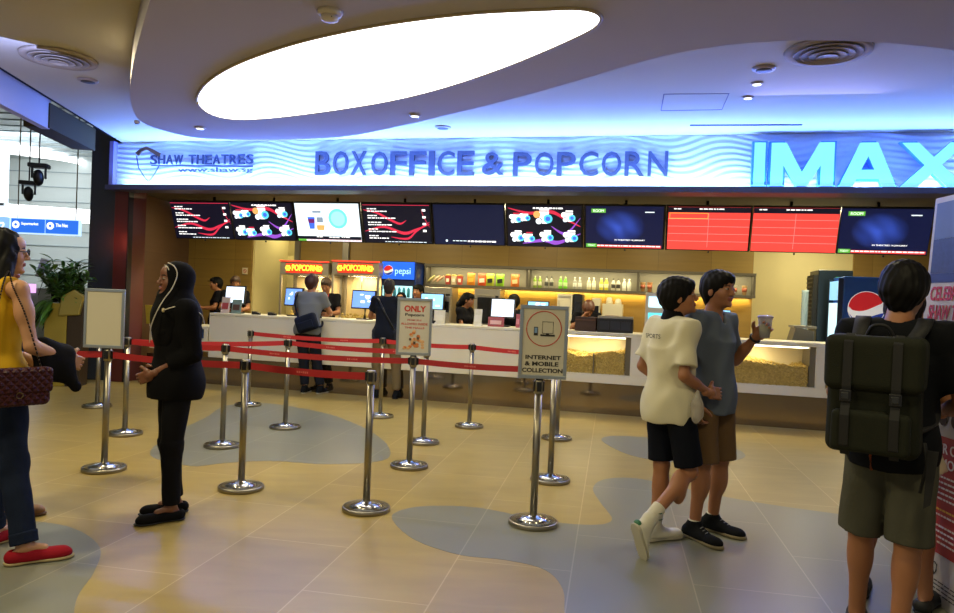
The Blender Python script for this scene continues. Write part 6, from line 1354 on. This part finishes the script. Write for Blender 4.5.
m = MB(); m.tube(smooth_poly([(-.10, -.16, 1.37), (-.07, -.18, 1.42), (-.02, -.18, 1.42), (.01, -.16, 1.37)], 5, False), .008, STR, 6); m.build('grab_handle', bp)
m = MB(); m.prism([(.15, .92), (.19, .92), (.17, .70), (.145, .68)], -.20, -.19, STR, 'xz'); m.tube([(.14, -.2, .95), (.15, -.19, .86), (.13, -.19, .74)], .007, STR, 6); m.build('hanging_straps', bp)

# ---- woman standing close to the poster, beyond him
sc = 1.62/1.70; p = onz(892, 602)
J = JJ(kneeL=(-.12, .02, .49), kneeR=(.13, .0, .49), ankL=(-.15, .0, .085), ankR=(.15, -.02, .085), toeL=(-.16, .16, .03), toeR=(.18, .14, .03), elR=(.20, .03, 1.12), wrR=(.12, .20, 1.08), elL=(-.2, .0, 1.12), wrL=(-.08, .2, 1.05), head=(0, .04, 1.575))
HR = headR(-.3, -.15)
o = build_body('person', 'woman in white shorts half hidden behind the backpack wearer, reading the poster', J, (p.x, p.y, 0), math.radians(-35), sc, 'tan', True, True, HR=HR)
garment('tshirt', tee(J, .9, .012, .6, .84, True, .01), .010, M('dark_tee', '#14161b'), o, sc, .003, 14, 2); garment('shorts', trousers(J, .92, .014, .42, .10, .05, .094), .010, M('white_shorts', '#b5ab98', .85), o, sc, .002, 30, 3)
c = J['head']; garment('hair', hair_short(J, HR, .008, .03, -.3, .02)[:3]+[cone(H_(c, HR, (0, -.05, 0)), (0, -.08, 1.36), .078, .07, .04), ell(H_(c, HR, (0, .12, -.06)), (.07, .09, .10), HR, .01, '-')], .006, HAIR, o, sc, .003, strand=140)
for S in 'LR': shoe(J, S, 'sandal', o, sc, M('black_strap_shoe', '#131314'), M('dark_sole', '#1d1a17'), True, True, .012)
ph = Vector((p.x, p.y, 0))+Matrix.Rotation(math.radians(-35), 3, 'Z') @ Vector((.09*sc, .30*sc, 1.10*sc)); m = MB(); m.box((0, 0, 0), (.07, .012, .14), BLACK, Matrix.Rotation(.5, 3, 'X')); t = m.build('mobile_phone', loc=ph, bevel=.006); t['label'] = 'dark mobile phone held by the woman reading the poster'; t['category'] = 'phone'

# ---- woman in a yellow top at the left
sc = 1.74/1.70; p = onz(-10, 556)
J = JJ(hipL=(-.09, 0, .90), hipR=(.09, 0, .90), kneeL=(-.11, .04, .49), kneeR=(.11, .03, .49), ankL=(-.14, .10, .085), ankR=(.24, .02, .085), toeL=(-.16, .26, .03), toeR=(.33, .16, .03), elR=(.235, .02, 1.10), wrR=(.20, .25, 1.02), elL=(-.21, .02, 1.12), wrL=(-.12, .25, 1.0), head=(-.01, .03, 1.575))
HR = headR(-.50, .0)
o = build_body('person', 'woman in mustard yellow top and dark jeans with long black hair, far left', J, (p.x, p.y, 0), math.radians(-24), sc, 'light', True, True, HR=HR)
YT = M('mustard_top', '#b8901c', .8, bump=.15, bscale=200)
tk = torso(J, .012, .90, True)+[ell(np.array(J['pelvis'])+(0, 0, .02), (.165, .125, .12), None, .05)]
tk += [('half', A3((0, 0, .87)), A3((0, 0, -1)), .004, 'x'), ell((.20, .0, 1.40), (.085, .12, .13), None, .01, '-'), ell((-.20, .0, 1.40), (.085, .12, .13), None, .01, '-'), cone((0, -.05, 1.40), (0, .05, 1.56), .085, .12, .01, '-'), ell((0, -.11, 1.36), (.08, .08, .10), None, .01, '-')]
garment('sleeveless_top', tk, .007, YT, o, sc, .003, 18, 4)
jn = garment('jeans', trousers(J, .94, .008, 1.88, .064, .052, .092), .008, DENIM, o, sc, .0035, 22, 5)
for S in 'LR':
    an = np.array(J['ank'+S]); kn = np.array(J['knee'+S]); u = nv(kn-an); np_mesh('rolled_cuff', [sdf_mesh([fcone(an+u*.035, an+u*.075, .064, .066, .006)], .006, .0015, 40)], [DENIM], jn, None, sc)
    shoe(J, S, 'canvas_shoe', o, sc, M('red_canvas', '#8a1420', .8, bump=.2, bscale=250), M('cream_sole', '#a89468', .7), True, True, .014)
c = J['head']
hl_ = [ell(H_(c, HR, (0, -.022, .034)), (.086, .106, .094), HR, .02), cone(H_(c, HR, (.0, -.05, -.02)), (0.0, -.09, 1.36), .086, .09, .04), cone((0.0, -.09, 1.36), (.0, -.135, 1.15), .088, .05, .04), cone(H_(c, HR, (.055, .01, -.03)), (.07, -.05, 1.34), .040, .045, .03), ell(H_(c, HR, (0, .125, -.065)), (.078, .10, .105), HR, .01, '-')]
garment('hair', hl_, .0055, HAIR, o, sc, .0035, strand=120)
m = MB(); 
for s in (-1, 1):
    q = [H_(c, HR, (s*.031+.022*math.cos(a), .106, .004+.017*math.sin(a))) for a in np.linspace(0, 2*PI, 17)]; m.tube([Vector(tuple(v))*sc for v in q], .0025, BLACK, 5); m.tube([Vector(tuple(H_(c, HR, (s*.053, .104, .006))))*sc, Vector(tuple(H_(c, HR, (s*.08, .0, .004))))*sc], .0025, BLACK, 5)
m.build('glasses', o)
YW = Matrix.Translation(p) @ Matrix.Rotation(math.radians(-24), 4, 'Z')
# jacket over her forearm (top-level: it is carried)
jk = [cone((.20*sc, .10*sc, 1.10*sc), (.17*sc, .26*sc, 1.04*sc), .050, .055, .03), rbox((.20*sc, .17*sc, .99*sc), (.05, .10, .09), None, .04, .05), cone((.22*sc, .20*sc, .98*sc), (.28*sc, .24*sc, .88*sc), .05, .03, .04)]
t = np_mesh('jacket', [sdf_mesh(jk, .008, .006, 22, 3)], [M('black_jacket', '#0d0d0f', .9)]); t.matrix_world = YW; t['label'] = 'black jacket hanging over the forearm of the woman in yellow'; t['category'] = 'jacket'
# quilted bag
hb = thing('shoulder_bag', 'quilted dark maroon shoulder bag with a chain strap beside the woman in yellow', 'handbag'); hb.matrix_world = YW @ Matrix.Translation((.27*sc, -.08, .905*sc)) @ Matrix.Rotation(math.radians(75), 4, 'Z')
BG = bpy.data.materials.new('quilted_leather'); BG.use_nodes = True; nt = BG.node_tree; b_ = nt.nodes['Principled BSDF']; b_.inputs['Base Color'].default_value = (*hexlin('#3c1014'), 1); b_.inputs['Roughness'].default_value = .6; b_.inputs['Specular IOR Level'].default_value = .25
tc = nt.nodes.new('ShaderNodeTexCoord'); bpn = nt.nodes.new('ShaderNodeBump'); bpn.inputs['Strength'].default_value = .9; bpn.inputs['Distance'].default_value = .02
ws = []
for an in (.785, -.785):
    mp = nt.nodes.new('ShaderNodeMapping'); mp.inputs['Rotation'].default_value = (0, an, 0); wv = nt.nodes.new('ShaderNodeTexWave'); wv.inputs['Scale'].default_value = 11; nt.links.new(tc.outputs['Object'], mp.inputs[0]); nt.links.new(mp.outputs[0], wv.inputs[0]); ws.append(wv)
mn = nt.nodes.new('ShaderNodeMath'); mn.operation = 'MINIMUM'; nt.links.new(ws[0].outputs['Fac'], mn.inputs[0]); nt.links.new(ws[1].outputs['Fac'], mn.inputs[1]); nt.links.new(mn.outputs[0], bpn.inputs['Height']); nt.links.new(bpn.outputs[0], b_.inputs['Normal'])
np_mesh('bag_body', [sdf_mesh([rbox((0, 0, .0), (.155, .045, .095), None, .03, .01)], .006)], [BG], hb)
np_mesh('flap', [sdf_mesh([rbox((0, -.02, .035), (.16, .036, .065), None, .02, .01)], .005)], [BG], hb)
m = MB(); m.tube([(.015*math.cos(a), -.062, -.035+.015*math.sin(a)) for a in np.linspace(0, 2*PI, 13)], .003, M('dull_gold', '#6a5a40', .3, .9), 5); m.build('clasp', hb)
m = MB(); P_ = smooth_poly([(.12, .0, .08), (.05, .03, .35), (.0, .07, .50), (-.02, .09, .58), (-.08, .02, .42), (-.13, .0, .08)], 14, False)
for i in range(len(P_)-1):
    a, b = Vector(P_[i]), Vector(P_[i+1]); m.tube([a, a+(b-a)*.75], .0045, M('chain_dark', '#2a211c', .35, .8), 5)
m.build('chain_strap', hb)

# ---- person behind the woman in yellow (legs show)
sc = 1.66/1.70; p = onz(-8, 522)
J = JJ(ankL=(-.12, .04, .085), ankR=(.14, -.03, .085), toeR=(.17, .13, .03), toeL=(-.14, .2, .03), kneeR=(.12, .0, .49), elR=(.25, .06, 1.12), wrR=(.30, .22, .92))
HR = headR(0, 0); o = build_body('person', 'person in pale blue jeans and sandals hidden behind the woman in yellow', J, (p.x, p.y, 0), math.radians(-80), sc, 'tan', True, False, HR=HR)
garment('jeans', trousers(J, .95, .014, 1.92, .075, .070, .095), .010, M('pale_denim', '#3f4c5c', .85, vary=.2), o, sc, .003, 20, 3); garment('tshirt', tee(J, .98, .014, .6, .80), .012, M('dark_tee', '#14161b'), o, sc, .003, 13, 2)
garment('hair', hair_short(J, HR), .008, HAIR, o, sc, .0)
for S in 'LR': shoe(J, S, 'sandal', o, sc, M('tan_strap', '#8a6238', .6), M('tan_sole', '#6a4a2c', .6), True, True, .014)

# ---- boy's hair
ob_ = [x for x in bpy.data.objects if x.get('label', '').startswith('boy in a white polo')][0]; Jb_c = (.02, .02, 1.585); HRb = headR(math.radians(-36), .16)
garment('hair', hair_short(dict(head=Jb_c), HRb, .010, .028, -.055), .005, HAIR, ob_, 1.64/1.70, .003, strand=150)
p = onz(664, 543); W_ = Vector((p.x, p.y, 0))+Matrix.Rotation(math.radians(-66), 3, 'Z') @ Vector((.10*1, .30, .90))
m = [ell((0, 0, 0), (.038, .036, .07), None, .02), cone((0, 0, .05), (0, 0, .12), .035, .012, .02)]; t = np_mesh('plastic_bag', [sdf_mesh(m, .006, .004, 30, 3)], [M('clear_plastic_bag', '#b8b0a4', .25, alpha=.5)]); t.location = onY(697, 412, 4.30); t['label'] = 'small clear plastic bag held between the boy in white and the man in grey'; t['category'] = 'bag'

# ------------------------------------------------------------------ customers and counter staff (far: coarser)
def simple(lab, px, py, hgt, yaw, skin, topm, botm, J=None, fem=False, HR=None, sleeve=.65, hair='short', hm=None, near=False, hem=.80, shoes=True, group=None, wid=None, dpos=None, length=1.9, hair_big=.004, hands=None):
    sc = hgt/1.70; p = onz(px, py) if dpos is None else dpos; J = J or JJ(); HR = headR(0, 0) if HR is None else HR
    o = build_body('person', lab, J, (p.x, p.y, 0), math.radians(yaw), sc, skin, near, fem, HR=HR, w=wid, hands=hands)
    garment('shirt', tee(J, wid or (.9 if fem else 1.0), .014, sleeve, hem, fem), .012, topm, o, sc, .004, 13, 3); garment('trousers', trousers(J, .95, .010, length), .013, botm, o, sc, .003, 16, 2)
    if hair == 'short': garment('hair', hair_short(J, HR, hair_big), .008, hm or HAIR, o, sc, .003, strand=120)
    if hair == 'scarf':
        c = J['head']; garment('headscarf', [ell(H_(c, HR, (0, -.02, .02)), (.092, .112, .105), HR, .03), cone(H_(c, HR, (0, -.02, -.05)), (0, .0, 1.38), .085, .12, .05), ell(H_(c, HR, (0, .10, -.012)), (.054, .075, .070), HR, .008, '-')], .010, CLK, o, sc, .0)
    if shoes:
        for S in 'LR': shoe(J, S, 'shoe', o, sc, M('black_mesh_shoe', '#16181a'), M('white_sole', '#b5ae98') if shoes == 'w' else M('black_sole', '#0c0b0b'), False, False, .018)
    return o, J, sc, p
def cap(o, J, HR, sc, mat):
    c = J['head']; np_mesh('cap', [sdf_mesh([ell(H_(c, HR, (0, -.018, .055)), (.084, .104, .075), HR, .02), ell(H_(c, HR, (0, .11, .045)), (.065, .07, .010), HR, .015), half(H_(c, HR, (0, 0, .033)), HR@np.array((0, .1, -1)))], .007)], [mat], o, None, sc)
# customer 1: grey shirt, shoulder bag
J = JJ(pelvis=(0, -.03, .93), neck=(.0, .05, 1.43), head=(.0, .09, 1.575), shL=(-.178, .05, 1.38), shR=(.178, .05, 1.38), elL=(-.24, .14, 1.16), wrL=(-.16, .34, 1.14), elR=(.25, .14, 1.16), wrR=(.2, .35, 1.14), kneeL=(-.05, .0, .49), ankL=(.0, -.06, .085), toeL=(-.01, .11, .03), kneeR=(.13, .02, .49), ankR=(.21, .0, .085), toeR=(.24, .16, .03), hipL=(-.09, -.03, .9), hipR=(.09, -.03, .9))
o, J, sc, p = simple('customer in grey shirt with dark red hair leaning on the counter', 306, 393, 1.72, -8, 'tan', M('grey_shirt', '#6f7376', .85), M('dark_trousers', '#191c24', .85), J, HR=headR(-.15, -.1), hm=M('dark_red_hair', '#3a1410', .5), near=False, hem=.83, shoes='w', hair_big=.01)
bg_ = thing('shoulder_bag', 'dark navy bag slung on the back of the customer with dark red hair', 'bag', (p.x, p.y, 0), math.radians(-8)); BGM = M('navy_bag', '#151b2b', .75)
np_mesh('bag_body', [sdf_mesh([rbox((.06, -.235, 1.02), (.155, .065, .12), np.array(Matrix.Rotation(-.35, 3, 'Y')), .045, .02)], .010)], [BGM], bg_)
m = MB(); P_ = smooth_poly([(-.08, -.20, 1.08), (-.17, -.12, 1.3), (-.17, .03, 1.44), (-.12, .16, 1.36), (.1, .20, 1.1), (.20, .0, .98), (.18, -.18, .98)], 5, False); m.tube(P_, .016, BGM, 6); m.build('strap', bg_)
np_mesh('front_pocket', [sdf_mesh([rbox((.07, -.30, .99), (.11, .02, .06), np.array(Matrix.Rotation(-.35, 3, 'Y')), .015, .01)], .008)], [BGM], bg_)
# customer 2
J = JJ(pelvis=(0, -.03, .93), neck=(.0, .03, 1.43), head=(.0, .07, 1.575), shL=(-.185, .03, 1.38), shR=(.185, .03, 1.38), elL=(-.26, .10, 1.15), wrL=(-.18, .32, 1.13), elR=(.26, .10, 1.15), wrR=(.2, .33, 1.13), kneeL=(-.12, .0, .49), ankL=(-.10, -.02, .085), toeL=(-.13, .15, .03), ankR=(.18, -.02, .085), toeR=(.22, .14, .03), kneeR=(.15, .02, .49))
o, J, sc, p = simple('customer in a dark navy shirt and khaki trousers standing at the counter', 384, 398, 1.70, -4, 'tan', M('navy_shirt', '#161a24', .85), M('khaki_trousers', '#6e5f42', .85), J, HR=headR(0, -.1), hem=.82, hm=M('short_black_hair', '#17110d', .6), hair_big=-.004)
sj_ = [rbox((0, -.02, .90), (.19, .14, .10), None, .06, .03)]; wst = np_mesh('tied_jacket', [sdf_mesh(sj_, .012, .006, 16, 3)], [M('dark_grey_cloth', '#262a34', .9)], o, None, sc)
m = MB(); m.tube([(-.12*sc, -.12*sc, 1.42*sc), (0, -.145*sc, 1.2*sc), (.13*sc, -.15*sc, .98*sc)], .012, BLACK, 6); m.build('bag_strap', o)
# staff behind the counter
STF = M('staff_black', '#121217', .85); LNY = M('red_lanyard', '#a02a20', .6)
def staff(px, pyhead, d, hgt, yaw, lab, **kw):
    # stands in the shop at depth d, under the pixel column px
    s_, _ = sh(px, pyhead, d); p = shop(s_, d, 0); return simple(lab, 0, 0, hgt, yaw, kw.pop('skin', 'tan'), kw.pop('topm', STF), kw.pop('botm', STF), dpos=p, **kw)
J1 = JJ(elL=(-.22, .06, 1.14), wrL=(-.14, .28, 1.12), elR=(.22, .06, 1.14), wrR=(.14, .28, 1.12), head=(0, .05, 1.57))
H1 = headR(.1, -.15)
o, J, sc, p = staff(236, 272, 11.15, 1.68, 195, 'staff member with brown hair behind the left till monitor', J=J1, HR=H1, hm=M('brown_hair', '#3a261a', .6), shoes=False)
H2 = headR(.1, -.05)
o, J, sc, p = staff(219, 274, 11.55, 1.66, 110, 'staff member in a black cap at the far left, facing left', J=J1, HR=H2, shoes=False); cap(o, J, H2, sc, CLK)
o, J, sc, p = staff(327, 275, 11.0, 1.70, 178, 'staff member with a red lanyard serving the first customer', J=J1, HR=headR(0, -.35), hm=M('brown_hair', '#3a261a'), shoes=False)
m = MB(); m.tube([Vector(v)*sc for v in [(-.06, .08, 1.44), (-.05, .14, 1.34), (0, .15, 1.24), (.05, .14, 1.34), (.06, .08, 1.44)]], .008, LNY, 6); m.build('lanyard', o)
m = MB(); m.prism([(.06, 1.22), (.13, 1.22), (.13, 1.235), (.06, 1.235)], .148, .152, M('name_tag', '#c8c8c0', .4), 'xz'); m.build('name_tag', o)
o, J, sc, p = staff(402, 286, 11.0, 1.52, 175, 'smiling cashier in a black headscarf right of the customer in navy', J=J1, HR=headR(0, -.1), fem=True, hair='scarf', shoes=False, skin='tan')
HRc = headR(.15, -.12); J3 = JJ(elL=(-.22, .12, 1.14), wrL=(-.1, .34, 1.05), elR=(.22, .06, 1.14), wrR=(.14, .28, 1.10), head=(0, .05, 1.57))
o, J, sc, p = staff(466, 291, 11.0, 1.55, -118, 'staff woman in a black cap with a ponytail working behind the counter', J=J3, HR=HRc, fem=True, shoes=False); cap(o, J, HRc, sc, CLK)
c = J['head']; np_mesh('ponytail', [sdf_mesh([cone(H_(c, HRc, (0, -.10, .02)), H_(c, HRc, (0, -.15, -.10)), .045, .05, .03), cone(H_(c, HRc, (0, -.15, -.10)), H_(c, HRc, (0, -.13, -.24)), .05, .022, .03)], .008, .003, strand=110)], [HAIR], o, None, sc)
o, J, sc, p = staff(515, 292, 11.0, 1.55, 20, 'staff member with black hair hidden behind the bright white monitor', J=J1, HR=headR(0, -.1), fem=True, shoes=False, hair_big=.012)
J4 = JJ(pelvis=(0, -.10, .93), neck=(0, .10, 1.36), head=(0, .20, 1.44), shL=(-.17, .08, 1.32), shR=(.17, .08, 1.32), elL=(-.24, .22, 1.14), wrL=(-.1, .36, 1.16), elR=(.24, .22, 1.14), wrR=(.05, .25, 1.36))
o, J, sc, p = staff(588, 300, 11.0, 1.62, 175, 'staff member bending forward with face hidden by brown hair and a hand', J=J4, HR=headR(0, -.7), fem=True, shoes=False, hm=M('auburn_hair', '#5a3018', .5), hair_big=.012)
o, J, sc, p = staff(420, 283, 11.5, 1.66, 150, 'staff member mostly hidden between the blue fridge and the oven', J=J1, HR=headR(0, 0), shoes=False)
# distant people in the hall
q = onY(33, 300, 14.0); simple('distant person in dark clothes behind the kiosk with the pink glow', 0, 0, 1.62, 150, 'light', STF, STF, dpos=Vector((q.x+.1, 14.6, 0)), fem=True, shoes=False)
q = onY(79, 300, 13.0); simple('distant person in pale trousers seen just left of the dark column', 0, 0, 1.60, 20, 'light', M('dark_tee', '#14161b'), M('white_shorts', '#b5ab98'), dpos=Vector((q.x, 13.0, 0)), fem=True, shoes=False)
print('people done')
